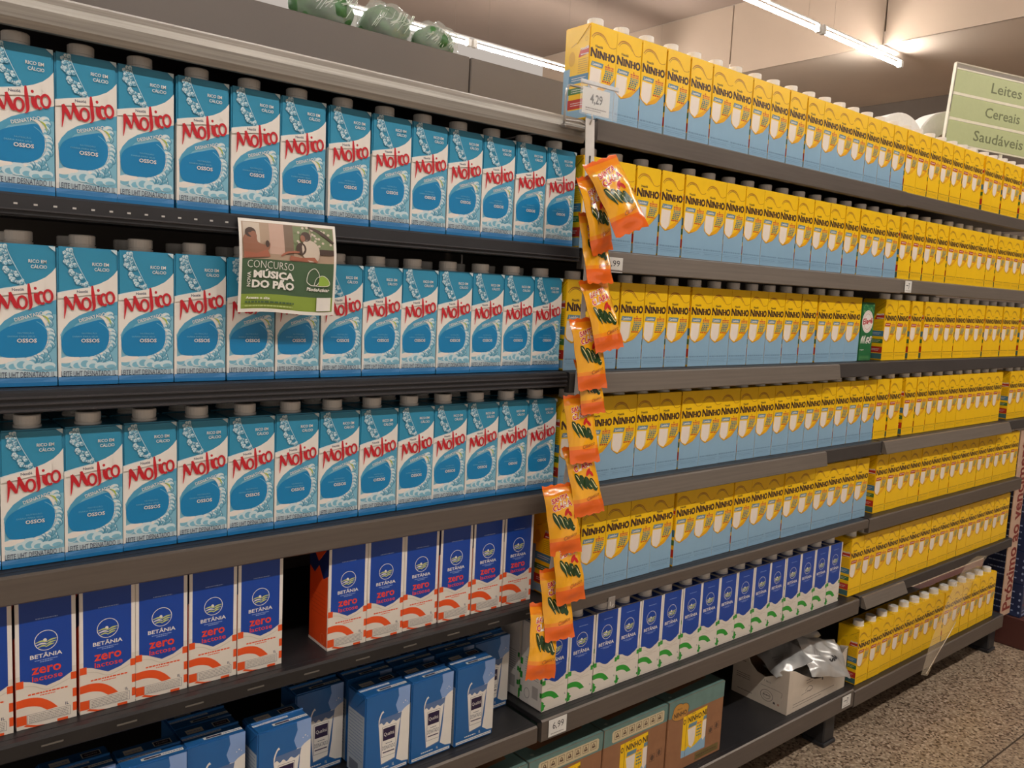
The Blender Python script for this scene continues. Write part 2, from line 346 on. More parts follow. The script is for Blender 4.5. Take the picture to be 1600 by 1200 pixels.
def molico():
    m = MB(); BL = P('sky_blue', (50, 142, 176)); DB = P('deep_blue', (18, 128, 182)); PT = P('pale_teal', (128, 184, 204)); MT = P('mid_teal', (82, 158, 190))
    RED = P('brand_red', (196, 30, 42)); INK = P('ink_navy', (44, 52, 84)); NB = P('bottom_blue', (22, 112, 168)); SBL = P('streak_blue', (84, 140, 192)); LB = P('milk_light', (206, 224, 228))
    body2(m, CW, CD, CH, BL, BL, P('top_blue', (46, 132, 166)))
    p = Print()
    W_, H_ = 72, 178.5
    low = [(72, 110.7), (60, 106.5), (48, 101), (36, 96), (25, 91), (14, 83), (7, 74), (3, 66)]
    hi = [(0.2, 120), (14, 123.5), (36, 128), (50, 133), (60, 138.5), (67, 145), (71.8, 151.5)]
    # lower half: milk swirl ground
    p.poly([(.2, 12), (71.8, 12)]+[(71.8, 111)]+low[1:]+[(.2, 60)], PT)
    p.poly([(.2, 8)]+[(3.4, 8), (4.0, 45)]+[(4.2, 60)]+low[::-1][:3]+low[::-1][3:]+hi[::-1], WHITE)
    p.poly([(72-.2, 110.4), (60, 106.2), (48, 100.7), (36, 95.7), (25, 90.7), (14, 82.7), (7, 73.7), (3.4, 62), (4.5, 52), (12, 68), (22, 80), (36, 87), (52, 90), (64, 92), (71.8, 92)], MT)
    rg = random.Random(3)
    ST_ = P('swirl_teal', (74, 140, 168))
    def swirl(cx, cy, r, rot):
        cx = min(cx, 71.6-r*1.12)
        p.ell(cx, cy, r*1.12, r*.86, ST_, rot, 14); p.ell(cx-.5, cy+.6, r, r*.72, LB, rot, 14); p.ell(cx+r*.25, cy-r*.15, r*.6, r*.4, PT, rot, 12); p.ring(cx+r*.2, cy-r*.1, r*.5, r*.34, .5, ST_, -2.4, 1.2, 8, rot); p.ell(cx-r*.3, cy+r*.3, r*.4, r*.22, WHITE, rot, 8)
    for k in range(12):
        t = k/11; swirl(64.5-2.5*math.sin(t*9)-(3 if k % 3 == 0 else 0)-5*t*t, 92-60*t, rg.uniform(5.2, 7.4), rg.uniform(-.9, 1.2))
    for k in range(9):
        t = k/8; swirl(58-18*t+rg.uniform(-2, 2), 40-10*t+rg.uniform(-3, 3), rg.uniform(4.6, 7), rg.uniform(-1, 1))
    for cx, cy, a, b in ((8, 30, 8, 7), (13, 34, 10, 4.5), (22, 28, 8, 7), (31, 30, 8, 8.5), (40, 27, 7, 6), (50, 25, 7, 5), (62, 26, 8, 5)):
        p.ell(cx, cy, a, b, LB, .1); p.ell(cx+1, cy-2, a*.7, b*.55, PT, .1)
    for cx, cy, a, b in ((9, 33, 9, 4), (18, 35, 8, 3)): p.ell(cx, cy, a, b, WHITE, .05)
    p.poly([(.2, 12), (71.8, 12), (71.8, 19), (50, 18), (30, 21), (.2, 24)], P('milk_foam', (196, 212, 216)))
    p.poly([(.2, 8), (3.6, 8), (3.8, 50), (2, 62), (.2, 62)], WHITE)
    ov = [(3.9, 54), (6, 64), (11, 71), (21, 77), (36, 82), (50, 86), (55, 84), (59, 76), (61, 67), (60.5, 57), (57, 48), (50, 42), (40, 38), (26, 37), (12, 38), (6, 44)]
    p.poly(bez(ov+[ov[0]], 4)[:-1], DB)
    p.ring(33, 62, 30, 24.5, .7, PT, -.9, 1.0, 20)
    p.stroke([(50, 90.5), (55, 88), (58.5, 82), (60, 77)], [2.5, 3.6, 2.4, .4], WHITE)
    p.stroke([(56, 90.5), (61, 87), (64, 80)], [.6, 1.8, .5], P('leaf_lime', (176, 190, 60)))
    # bead strand at the top
    for k in range(52):
        t = rg.random(); wd = rg.uniform(-.5, .5)*(10.5-2*t); cx = 11.5+3*t+21*t*t+wd; cy = min(174.5, 175-49*t+wd*.35); r = rg.uniform(1.3, 3.3)
        p.ell(cx, cy, r*1.12, r*1.05, ST_, 0, 10); p.ell(cx-.35, cy+.35, r*.92, r*.8, LB, rg.uniform(-1, 1), 10)
        if r > 2: p.ell(cx+.5, cy-.4, r*.5, r*.42, PT, 0, 8)
    p.stroke([(17, 177), (19, 168), (26, 152), (37, 130)], [.4, .7, .7, .4], LB)
    p.poly([(.2, 118.5), (14, 122), (36, 126.5), (44, 129.5), (36, 128), (14, 123.5), (.2, 120)], LB)
    p.poly([(.2, 119), (14, 122.7), (36, 127.3), (50, 132.3), (58, 136.5), (58, 120), (36, 118), (.2, 112)], WHITE)
    p.text('RICO EM', 51, 158, 20, 4.2, WHITE, .0, .012); p.text('CÁLCIO', 52.5, 151.8, 18, 5.2, WHITE, .0, .012)
    p.text('Nestlé', 29, 122, 13, 3.6, INK, .06, .02)
    # the red script word
    a = math.radians(14); ca, sa = math.cos(a), math.sin(a)
    def q(x, y): x *= .60; y *= .66; return (8+x*ca-y*sa, 92.5+x*sa+y*ca)
    def st(pts, ws): p.stroke([q(*t) for t in pts], [x*.72 for x in ws], RED, 5)
    st([(-3, -8), (2, 4), (7, 18), (11, 32)], [.8, 2.8, 4.2, 5.2]); st([(10, 33), (14, 20), (18, 5)], [5, 7, 4.6]); st([(18, 4), (25, 19), (31, 33)], [1.6, 2.8, 4.4]); st([(30, 34), (32, 17), (34, 5), (38, 2)], [4.5, 7, 5.6, 1])
    for cx, cy, ra, rb in ((47, 11, 4.7, 7.4), (97, 13, 4.7, 7.4)):
        c_ = q(cx, cy); p.ring(c_[0], c_[1], ra, rb, 2.9, RED, rot=a-.2)
    st([(68, 43), (65.5, 30), (63, 14), (61, 3), (57.5, -3), (53, -4.5)], [3, 5.4, 5.8, 5, 2.8, .8])
    st([(75, 23), (73.5, 9), (76.5, 1)], [5, 5.4, 1.6]); c_ = q(77.5, 32); p.ell(c_[0], c_[1], 1.7, 1.9, RED)
    c_ = q(84, 12); p.ring(c_[0], c_[1], 3.6, 7.2, 2.9, RED, math.radians(50), math.radians(305), 18, a-.1)
    p.text('DESNATADO', 40.5, 89.2, 33, 4.4, WHITE, math.radians(17), .012)
    p.text('NUTRIÇÃO', 37, 68, 18, 2.6, PT, 0, .0); p.text('DIÁRIA PARA SEUS', 32, 64, 30, 2.4, PT, 0, .0); p.text('OSSOS', 38, 58.5, 22, 5, WHITE, 0, .022)
    p.text('LEITE UHT DESNATADO 1L', 36.5, 15.5, 66, 7, INK, 0, .0)
    p.rect(.2, 5, 71.8, 11.4, SBL); p.rect(.2, .6, 71.8, 5.6, NB)
    for k in range(7): p.rect(.3+3*k, 6.2+.6*k, 71.7-rg.uniform(0, 20), 6.5+.6*k, NB)
    p.poly([(63, 177.6), (71, 177.6), (71, 171), (68.5, 173), (66, 175)], LB)
    p.put(m, front_fn(CW))
    s_ = Print(); s_.rect(0.5, 1, 69, 12, NB); s_.rect(63, 12, 69.8, 110, WHITE); s_.poly([(.5, 95), (69.8, 116), (69.8, 70), (.5, 60)], WHITE)
    for k in range(8): wline(s_, 8, 58, 58-4*k, 1.2, INK, seed=k)
    s_.put(m, left_fn(CW, CD)); flap(m, CW, CD, CH, BL)
    return m.build('milk_carton')

def ninho_print(kind):
    Y = P('sun_yellow', (252, 201, 18)); SK = P('base_sky', (142, 178, 202)); BR = P('brand_brown', (62, 32, 34)); OR = P('outline_orange', (190, 124, 30)); DY = P('deep_yellow', (240, 172, 20))
    p = Print(); W_, H_ = 73, 178.5
    U = lambda a: a*W_
    V = lambda a: a*H_
    base = SK if kind == 'blue' else Y
    p.rect(.3, .4, 72.7, 178, Y)
    edge = [(U(.0)+.3, V(.40)), (U(.05), V(.355)), (U(.27), V(.302)), (U(.62), V(.352)), (U(.92), V(.45)), (72.7, V(.50))]
    if kind == 'blue': p.poly([(.3, .4), (72.7, .4)]+edge[::-1], base)
    p.stroke(edge[:3], [1.1, 1.6, 1.6], OR, 3); p.stroke(edge[2:], [1.8, 2.2, 1.4, .6], OR, 4)
    p.stroke([(U(.32), V(.325)), (U(.62), V(.37)), (U(.88), V(.455))], [3, 9, 1.4], DY, 6)
    p.stroke([(U(.05), V(.855)), (U(.16), V(.90)), (U(.32), V(.914)), (U(.5), V(.895)), (U(.64), V(.84)), (U(.74), V(.802)), (U(.88), V(.80)), (U(.97), V(.815))], [1.8, 2.4, 2.8, 2.6, 2, 1.3, 1.2, 1.6], OR, 5)
    p.stroke([(U(.09), V(.842)), (U(.18), V(.882)), (U(.33), V(.898)), (U(.48), V(.88)), (U(.62), V(.83))], [.5, 1.2, 1.6, 1.2, .5], P('arc_brown', (150, 96, 40)), 5)
    p.text('Nestlé', U(.34), V(.775), 20, 5, BR, 0, .03)
    # flared capitals
    y0, y1 = V(.655), V(.738)
    def N(x, w_, yb, yt):
        p.stroke([(x+1.2, yb), (x+1.2, (yb+yt)/2), (x+1.0, yt)], [5.0, 3.9, 4.8], BR, 4); p.stroke([(x+.6, yt), (x+w_*.5, (yb+yt)/2), (x+w_-1.0, yb)], [4.8, 5.0, 4.6], BR, 4)
        p.stroke([(x+w_-1.2, yb), (x+w_-1.2, (yb+yt)/2), (x+w_-1.0, yt+.6)], [3.8, 3.6, 5.0], BR, 4)
    N(3.4, 15.5, y0, y1+1.5)
    p.stroke([(23, y0), (23, (y0+y1)/2), (23, y1-1)], [5.4, 4.4, 5.4], BR, 4)
    N(27.2, 13.5, y0, y1-1)
    for xx in (44.6, 53.4): p.stroke([(xx, y0), (xx, (y0+y1)/2), (xx, y1-1)], [5.2, 4.2, 5.2], BR, 4)
    p.rect(44.8, (y0+y1)/2-1.6, 53.2, (y0+y1)/2+.9, BR)
    p.ring(63.2, (y0+y1)/2-.3, 5.4, 6.0, 4.1, BR)
    bd = P('badge_grey', (104, 138, 156)) if kind == 'blue' else P('badge_red', (188, 44, 32))
    p.poly([(U(.06), V(.565)), (U(.50), V(.56)), (U(.54), V(.61)), (U(.10), V(.615))], bd)
    p.text('Levinho' if kind == 'blue' else 'Integral', U(.30), V(.588), 24, 5.4, WHITE, 0, .03)
    ML = P('milk_glass', (240, 226, 212))
    p.poly([(U(.06), V(.55)), (U(.47), V(.545)), (U(.45), V(.44)), (U(.42), V(.372)), (U(.30), V(.318)), (U(.10), V(.345)), (U(.04), V(.40))], ML)
    p.stroke([(U(.46), V(.52)), (U(.45), V(.42)), (U(.40), V(.35))], [1.4, 4, 1], P('glass_shade', (232, 206, 150)), 5)
    p.poly([(U(.68), V(.605)), (U(.76), V(.605)), (U(.72), V(.63))], P('tri_orange', (206, 110, 30)))
    cols = [(206, 92, 60), (216, 120, 70), (120, 150, 130), (70, 128, 150), (88, 120, 130), (70, 120, 120), (110, 140, 110), (196, 70, 50)]
    for k, c_ in enumerate(cols):
        off = .0 if k < 4 else -.02*(k-3)
        wline(p, U(.60+off), U(.93+off*1.5), V(.59-.0225*k), 3.0, P('fact_%d' % k, c_), seed=k+40)
    tx = P('fine_print', (116, 148, 174)) if kind == 'blue' else P('fine_print_gold', (196, 148, 30))
    wline(p, 4, 69, V(.125), 3.0, tx, seed=2); p.rect(2, V(.092), 71, V(.0955), tx); p.rect(2, V(.055), 71, V(.057), tx); wline(p, 8, 62, V(.074), 1.2, tx, seed=6)
    return p
def ninho(kind):
    Y = P('sun_yellow', (252, 201, 18)); SK = P('base_sky', (142, 178, 202))
    m = MB(); W_ = .073
    body2(m, W_, CD, CH, Y, Y, Y)
    ninho_print(kind).put(m, front_fn(W_))
    s_ = Print(); D_ = 70; RD = P('side_red', (196, 52, 40)); GR = P('side_green', (72, 120, 62)); BU = P('side_blue', (74, 128, 160)); BRN = P('side_ochre', (196, 140, 30))
    if kind == 'blue': s_.rect(.3, .4, 18, 100, SK)
    s_.ell(22, 118, 9, 14, P('side_gold', (232, 176, 20)))
    s_.poly([(40, 118), (68, 122), (68, 136), (44, 132)], RD); s_.text('Nestlé', 56, 134, 22, 6, WHITE, .08, .03); s_.rect(46, 122, 67, 124, WHITE)
    for k in range(7): wline(s_, 40, 66, 114-4*k, 1.4, BRN, seed=k+9)
    for v0, v1, c_ in ((70, 86, BU), (50, 62, GR), (22, 40, RD)): s_.rect(16, v0, 69.7, v1, c_); wline(s_, 24, 62, (v0+v1)/2+2, 1.3, WHITE, seed=int(v0)); wline(s_, 24, 58, (v0+v1)/2-2, 1.3, WHITE, seed=int(v1))
    s_.rect(16, 4, 69.7, 20, P('side_teal', (70, 110, 110)) if kind != 'blue' else SK)
    s_.stroke([(70, 172), (40, 150), (18, 140)], [1, 1.6, 1], BRN, 5); s_.ring(60, 150, 3, 4, .7, BRN, n=12)
    s_.put(m, left_fn(W_, CD)); flap(m, W_, CD, CH, Y)
    t_ = Print(); t_.rect(.5, 34, 72.5, 35.2, P('seam_gold', (214, 160, 10))); t_.ell(12, 12, 2, 2, P('seam_dark', (150, 100, 10))); t_.ell(60, 60, 2, 2, P('seam_dark', (150, 100, 10))); t_.put(m, top_fn(W_, CH))
    return m.build('milk_carton')

def farm_logo(p, cu, cv, r, name_w, name_cv, name_h):
    LIME = P('field_lime', (200, 208, 110)); p.ring(cu, cv, r, r, .9, WHITE, n=28)
    p.ell(cu-.1*r, cv+.02*r, .17*r, .2*r, WHITE, n=12)
    for k in range(3):
        yy = cv-.12*r-.24*r*k; hw = math.sqrt(max(0, (.93*r)**2-(yy-cv)**2))
        p.stroke([(cu-hw, yy-.02*r), (cu-hw*.4, yy+.10*r), (cu+hw*.1, yy-.06*r)], [.8, r*.15, .5], LIME if k != 1 else WHITE, 5)
        p.stroke([(cu-hw*.05, yy-.10*r), (cu+hw*.45, yy+.10*r), (cu+hw, yy+.16*r)], [.5, r*.15, .8], LIME, 5)
    p.text('BETÂNIA', cu, name_cv, name_w, name_h, WHITE, 0, .018)
    wline(p, cu-name_w*.36, cu+name_w*.36, name_cv-name_h*.95, 1.1, P('tagline', (150, 170, 220)), seed=4); wline(p, cu-name_w*.2, cu+name_w*.2, name_cv-name_h*.95-2.4, 1.1, P('tagline', (150, 170, 220)), seed=5)
def betania(kind):
    m = MB(); NAVY = P('royal_blue', (22, 68, 158)); AC = P('accent_orange', (232, 84, 32)) if kind == 'zero' else P('accent_green', (48, 156, 52))
    body2(m, CW, CD, CH, CREAM, WHITE if kind != 'zero' else AC, NAVY)
    p = Print()
    dip = 54 if kind == 'zero' else 57
    p.rect(.3, 40, 71.7, 178, WHITE); p.rect(.3, .4, 71.7, 74, CREAM)
    if kind == 'zero': bnd = [(66, 66), (60, 62.5), (52, 58), (44, 56), (36, dip), (26, 59), (16, 64), (5, 67)]
    else: bnd = [(66, 70), (58, 64), (52, 62), (44, 58), (36, dip), (28, 60), (18, 66), (5, 68)]
    p.poly([(5, 178), (5, 66)][::1]+bnd[::-1]+[(66.5, 66), (66.5, 178)], NAVY)
    wline(p, 24, 50, 148 if kind == 'zero' else 161, 1.3, P('tagline', (150, 170, 220)), seed=8)
    if kind == 'zero':
        farm_logo(p, 36, 117, 13.5, 38, 97.5, 7)
        Z = P('zero_red', (238, 66, 44)); p.text('zero', 36, 77, 35, 9.5, Z, 0, .022); p.text('lactose', 37, 66.5, 36, 7.4, Z, 0, .008)
    else:
        farm_logo(p, 35, 131, 15.5, 46, 106, 9.5)
    cream2 = P('milk_shadow', (210, 198, 182))
    p.stroke([(2, 60), (20, 57), (36, 49), (55, 54), (70, 60)], [.8, 1.2, 1.4, 1.2, .8], cream2)
    wline(p, 14, 62, 46, 2.0, AC if kind == 'zero' else cream2, seed=12); wline(p, 28, 46, 42.5, 1.3, AC if kind == 'zero' else cream2, seed=13)
    p.poly(bez([(.3, 41), (14, 42), (28, 39), (40, 31), (49, 21)], 4)+bez([(36, 20), (27, 27), (14, 30.5), (.3, 30)], 4), AC)
    p.rect(.3, 57, 9, 67, AC); p.rect(65, 55, 71.7, 65, AC)
    if kind == 'zero':
        p.rect(.3, 6, 12, 19, AC); p.poly([(12, 6), (24, 2), (34, .5), (20, .5), (8, 4)], AC); p.rect(48, .5, 61, 4, AC); p.rect(67, 10, 71.7, 22, AC); p.rect(67, 30, 71.7, 42, AC)
        p.rect(12.5, 6, 64, 19, P('box_line', (120, 110, 110))); p.rect(13, 6.5, 63.5, 18.5, CREAM)
        for k in range(5): wline(p, 14.5, 62, 16.5-2.2*k, .9, P('text_grey', (120, 112, 110)), seed=20+k)
        p.text('1L', 60, 23, 4, 4, P('ink_navy', (44, 52, 84)), 0, .03)
    else:
        p.poly([(.3, 20), (12, 12), (8, 8), (8, 4), (.3, 1)], AC); p.poly([(.3, 24), (8, 18), (.3, 14)], AC); p.rect(68, 6, 71.7, 11, AC)
        p.text('1L', 66, 24, 3.4, 4, P('ink_navy', (44, 52, 84)), 0, .03); wline(p, 8, 66, 4, 1.2, cream2, seed=14)
    p.put(m, front_fn(CW))
    s_ = Print()
    if kind == 'zero':
        s_.poly([(.3, 178), (.3, 130), (20, 122), (36, 138), (52, 118), (69.7, 128), (69.7, 178)], P('side_navy', (30, 46, 104))); s_.ring(52, 16, 7, 9, 1, P('side_pale', (244, 140, 96)), n=16); s_.rect(.3, .4, 69.7, 5, WHITE)
        for k in range(6): wline(s_, 10, 60, 90-7*k, 1.2, P('side_line', (206, 66, 24)), seed=k)
    else:
        G = AC; gy = P('text_grey', (120, 112, 110))
        for v0 in (20, 50, 80): s_.rect(.3, v0, 8, v0+14, G); s_.rect(64, v0+10, 69.7, v0+20, G)
        for k in range(9): wline(s_, 16, 58, 100-5*k, 1.1, gy, seed=k)
        s_.ring(24, 24, 8, 11, 1, gy, n=16); s_.rect(40, 20, 58, 46, P('bar_grey', (186, 178, 170)))
    s_.put(m, left_fn(CW, CD)); flap(m, CW, CD, CH, WHITE if kind != 'zero' else AC)
    t_ = Print(); t_.rect(66, 1, 71.5, 69, WHITE); t_.rect(.5, 1, 4, 69, WHITE); t_.stroke([(52, 6), (56, 30), (52, 60)], .8, P('top_line', (90, 110, 190))); t_.put(m, top_fn(CW, CH))
    return m.build('milk_carton')

QW, QD, QH = .092, .060, .155
def qualita():
    m = MB(); B = P('cobalt', (38, 98, 158)); LB = P('cobalt_pale', (136, 164, 210)); MK = P('milk_white', (232, 226, 216)); PU = P('plum', (40, 26, 62)); SH = P('glass_line', (92, 116, 156))
    body2(m, QW, QD, QH, B, B, B)
    p = Print()
    p.poly([(66, 154.6), (91.7, 154.6), (91.7, 104), (76, 98), (66, 112), (62, 124), (68, 140)], LB)
    p.poly([(91.7, 12), (91.7, 118), (86, 116), (80, 113), (74, 108), (68, 109), (62, 104), (55, 104), (58, 101), (70, 102), (73, 92), (70, 50), (66, 22), (78, 14)], MK)
    for cx, cy, r in ((78, 124, .9), (82, 127, 1.2), (86, 124, .8)): p.ell(cx, cy, r, r, WHITE, n=10)
    p.poly([(26, 106), (75, 108), (73, 96), (64, 24), (34, 20)], SH)
    p.poly(bez([(27.5, 96), (33, 99), (38, 94), (44, 98), (50, 93), (57, 98), (64, 94), (72, 98)], 3)+[(62.5, 26), (35, 22)], MK)
    p.stroke([(28, 94), (29, 106), (33, 116), (37, 119)], [1, 2.4, 2.8, 4.4], MK)
    p.rect(35, 34, 64, 90, P('label_line', (70, 60, 90))); p.rect(35.6, 34.6, 63.4, 89.4, MK)
    p.rect(37, 64, 62, 87, PU); p.text('Qualitá', 49.5, 75, 21, 7.5, MK, 0, .0)
    wline(p, 43, 56, 58, 1.2, P('ink_navy', (44, 52, 84)), seed=2); p.text('DESNATADO', 49.5, 50.5, 26, 7.5, P('ink_navy', (44, 52, 84)), 0, .0); p.rect(37.5, 41, 61.5, 43, PU)
    wline(p, 24, 50, 14, 2, MK, seed=3); p.text('1L', 60, 15, 4, 5, MK, 0, .02); p.rect(4, 4, 88, 9, MK); wline(p, 6, 86, 6.5, 1.3, SH, seed=5)
    p.put(m, front_fn(QW))
    s_ = Print(); s_.rect(3, 3, 57, 118, P('side_grey', (172, 182, 190)))
    for k in range(14): wline(s_, 6, 52, 112-6*k, 1.4, SH, seed=k)
    s_.rect(10, 6, 40, 26, P('bar_dark', (110, 116, 130))); s_.put(m, left_fn(QW, QD)); flap(m, QW, QD, QH, B)
    t_ = Print(); t_.rect(14, 36, 40, 50, MK); wline(t_, 16, 38, 43, 2, LB, seed=1); t_.rect(56, 38, 82, 52, MK); t_.rect(57.5, 39.5, 80.5, 50.5, PU); t_.text('Qualitá', 69, 45, 17, 5, MK)
    t_.rect(2, 22, 62, 28, MK); wline(t_, 4, 60, 25, 2, LB, seed=3); t_.rect(30, 8, 90, 15, MK); t_.rect(34, 9.5, 58, 13.5, PU); wline(t_, 60, 88, 11.5, 2, SH, seed=7)
    t_.put(m, top_fn(QW, QH))
    # raised transverse seam folded over the top
    m.add(box(-QW/2+.001, QW/2-.001, .027, .031, QH-.0005, QH+.0035, .0008), B)
    return m.build('milk_carton')

def elege():
    m = MB(); G = P('bottle_green', (38, 108, 62)); body2(m, CW, CD, .166, G, G, G)
    p = Print(); RD = P('crest_red', (190, 36, 50)); LG = P('leaf_green', (104, 160, 96)); DK = P('cow_dark', (40, 40, 40))
    for k in range(26):
        rg = random.Random(k); p.ell(rg.uniform(4, 68), rg.uniform(92, 162), 2.2, 4.2, LG, rg.uniform(-1, 1), 8)
    p.ell(36, 112, 30, 32, WHITE, n=28); p.ring(36, 112, 26, 28, 1.2, P('crest_pink', (226, 170, 160)), n=28); p.ring(36, 112, 20, 22, .8, RD, n=24)
    p.rect(6, 103, 66, 121, WHITE); p.text('Elegê', 36, 111, 54, 22, RD, .08, .03, .2)
    for cx, cy, a in ((46, 62, 9), (56, 56, 8), (62, 66, 7), (40, 54, 6)): p.ell(cx, cy, a, a*.75, WHITE, n=14); p.ell(cx+2, cy-1, a*.45, a*.4, DK, n=10)
    for k in range(6): p.stroke([(8+4*k, 50), (9+4*k, 60+4*(k % 3)), (13+4*k, 70+3*(k % 2))], [1, 3, .6], WHITE)
    p.text('integral', 16, 32, 22, 4, WHITE, 0, .02)
    for k in range(3): wline(p, 8, 60, 14-4*k, 1.4, LG, seed=k)
    p.put(m, front_fn(CW)); return m.build('milk_carton')

MOL, NIB, NIR, BEZ, BEG, QUA, ELE = molico(), ninho('blue'), ninho('red'), betania('zero'), betania('green'), qualita(), elege()
NW = .073
def carton(me, xl, z, label, group, W_=CW, y=0., cap=True, yaw=0.):
    jy = random.uniform(0, .0022); o = obj('milk_carton', me, None, (xl+W_/2, y+jy, z+ZO), (0, 0, yaw+random.uniform(-.012, .012)))
    tag(o, label, 'milk carton', group)
    if cap: obj('screw_cap', cap_me, o, (-.001, .025, CH))
    return o
def fill(anchors, W_):
    out = []
    for a, b in zip(anchors, anchors[1:]):
        n = max(1, round((b-a)/(W_+.0008))); st = min((b-a)/n, W_+.0009)
        out += [a+st*k for k in range(n)]
    for k in range(1, len(out)): out[k] = max(out[k], out[k-1]+W_+.0002)      # never let neighbours run into each other
    lim = anchors[-1]-W_+.004
    for k in range(len(out)-1, -1, -1):
        out[k] = min(out[k], lim); lim = out[k]-W_-.0002
    return out

# blue cartons, left bay
R1 = [0.0, 0.073, 0.145, 0.2203, 0.2955, 0.3692, 0.447, 0.5221, 0.5963, 0.6698, 0.7439, 0.8192, 0.8930]
R2 = [0.0, 0.0729, 0.1455, 0.2185, 0.2924, 0.3665, 0.4407, 0.5141, 0.5865, 0.659, 0.7315, 0.804, 0.8768]
R3 = [-0.0665, 0.006, 0.0782, 0.1508, 0.2238, 0.2962, 0.3691, 0.4423, 0.5151, 0.588, 0.6605, 0.733, 0.8052, 0.8775]
for R, z, nm, k0 in ((R1, 0, 'top', 0), (R2, -.2395, 'middle', 0), (R3, -.473, 'lowest', 0)):
    for k, x in enumerate(R):
        carton(MOL, x, z, 'blue and white skimmed milk carton, %s from left on the %s blue shelf' % (ORD[k], nm), 'blue skimmed milk cartons')
# cartons standing on the same two shelves one row behind
for R, z, nm in ((R2, -.2395, 'middle'), (R3, -.473, 'lowest')):
    for k, x in enumerate(R):
        carton(MOL, x+.0006, z, 'second-row blue milk carton behind the %s one on the %s blue shelf' % (ORD[k], nm), 'blue cartons in the second row', y=.076)
# zero-lactose cartons
Zx = [-.0560, .0190, .0945, .1665, .2410, .3140, .4647, .5375, .6105, .6850, .7601, .8340]
for k, x in enumerate(Zx):
    lab = ('royal blue and orange lactose-free carton, %s from left, before the gap' % ORD[k]) if k < 6 else ('royal blue and orange lactose-free carton, %s to the right of the gap' % ORD[k-6])
    carton(BEZ, x, -.695, lab, 'lactose-free cartons', cap=False)
# yellow cartons on light-blue bases
ROWN = ['top', 'second', 'third', 'fourth', 'fifth', 'sixth', 'bottom']
MID = [(.2445, [0.9851, 1.0560, 1.1301, 1.2085, 1.2865, 1.3622, 1.4357, 1.5116, 1.5860, 1.6608, 1.7400, 1.8135, 1.8868, 1.9600, 2.0335, 2.1065, 2.1795, 2.2541]),
       (-.0005, [0.9853, 1.0614, 1.1399, 1.217, 1.2935, 1.3671, 1.4402, 1.6494, 1.7302, 1.8103, 1.9648, 2.0405, 2.2620]),
       (-.2405, [0.9600, 1.0370, 1.1131, 1.1864, 1.2633, 1.3423, 1.4155, 1.4890, 1.7123, 1.7881, 1.8689, 2.0897]),
       (-.4755, [0.9620, 1.0380, 1.1110, 1.1841, 1.2580, 1.3339, 1.5544, 1.6287, 1.8483, 1.997, 2.0729, 2.2200]),
       (-.7055, [0.9620, 1.0380, 1.1117, 1.2595, 1.3394, 1.5532, 1.6264, 1.6997, 1.7730, 1.8477, 2.0666, 2.2140])]
for r, (z, an) in enumerate(MID):
    for k, x in enumerate(fill(an, NW)):
        carton(NIB, x, z, 'yellow milk carton with light-blue base, %s from left, %s shelf of its bay' % (ORD[k], ROWN[r]), 'yellow cartons with blue bases', NW)
carton(ELE, 2.095, -.2405, 'green milk carton with round white crest at the end of a yellow row', None, cap=False)
# all-yellow cartons, far bay
FAR = [(.2445, [2.2570, 2.3322, 2.4060, 2.4817, 2.5600, 2.6377, 2.7986, 2.9546, 3.114, 3.41]),
       (-.0005, [2.2740, 2.3523, 2.4310, 2.5108, 2.5900, 2.8131, 2.8895, 2.9709, 3.1160, 3.1900, 3.415]),
       (-.2405, [2.2276, 2.3900, 2.4750, 2.7000, 2.9300, 3.0830, 3.2500, 3.40]),
       (-.4755, [2.2244, 2.3024, 2.3971, 2.4750, 2.5536, 2.6275, 2.7010, 2.7760, 2.9960, 3.1430]),
       (-.7055, [2.2850, 3.36]),
       (-.9455, [2.1623, 3.345]),
       (-1.2475, [2.2620, 3.30])]
for r, (z, an) in enumerate(FAR):
    xs = fill(an, NW)
    for k, x in enumerate(xs):
        carton(NIR, x, z, 'all-yellow milk carton with red badge, %s from left, %s shelf of far bay' % (ORD[k], ROWN[r]), 'all-yellow cartons', NW)
for k, x in enumerate(fill([3.215, 3.44], NW)):
    carton(NIR, x, -.4755, 'all-yellow milk carton, %s after the gap on the fourth far shelf' % ORD[k], 'all-yellow cartons', NW)
# royal blue and green cartons
BX = fill([0.9513, 1.0249, 1.0987, 1.1700, 1.2436, 1.3160, 1.3885, 1.4623, 1.5345, 1.6068, 1.6790, 1.7515, 2.1063], CW)
for k, x in enumerate(BX):
    carton(BEG, x, -.9455, 'royal blue and green milk carton, %s from left above the cardboard cases' % ORD[k], 'royal blue and green cartons')
carton(BEG, .9513, -.9455, 'royal blue and green carton standing behind the first one of its row', 'royal blue and green cartons', y=.074)
# short cobalt cartons, bottom left
QF = [(.0555, .03, 'at the far left'), (.1480, .005, 'second from left'), (.2410, .012, 'third from left'), (.3440, -.008, 'fourth from left, label cut by the frame'), (.5400, 0, 'left one of the three nearest the edge'), (.6345, 0, 'middle one of the three nearest the edge'), (.7330, 0, 'right one of the three nearest the edge')]
for x, y, wd in QF:
    o = obj('milk_carton', QUA, None, (x+QW/2, y, -.951+ZO), (0, 0, random.uniform(-.03, .03))); tag(o, 'short cobalt blue carton with milk glass, '+wd, 'milk carton', 'short cobalt cartons')
for x, wd in ((.2420, 'behind the third one'), (.4460, 'in the gap behind the front ones'), (.545, 'behind the left of the three'), (.640, 'behind the middle of the three'), (.735, 'behind the right of the three'), (.829, 'at the far right end')):
    o = obj('milk_carton', QUA, None, (x+QW/2, .073, -.951+ZO), (0, 0, random.uniform(-.02, .02))); tag(o, 'short cobalt blue carton in the second row, '+wd, 'milk carton', 'short cobalt cartons')

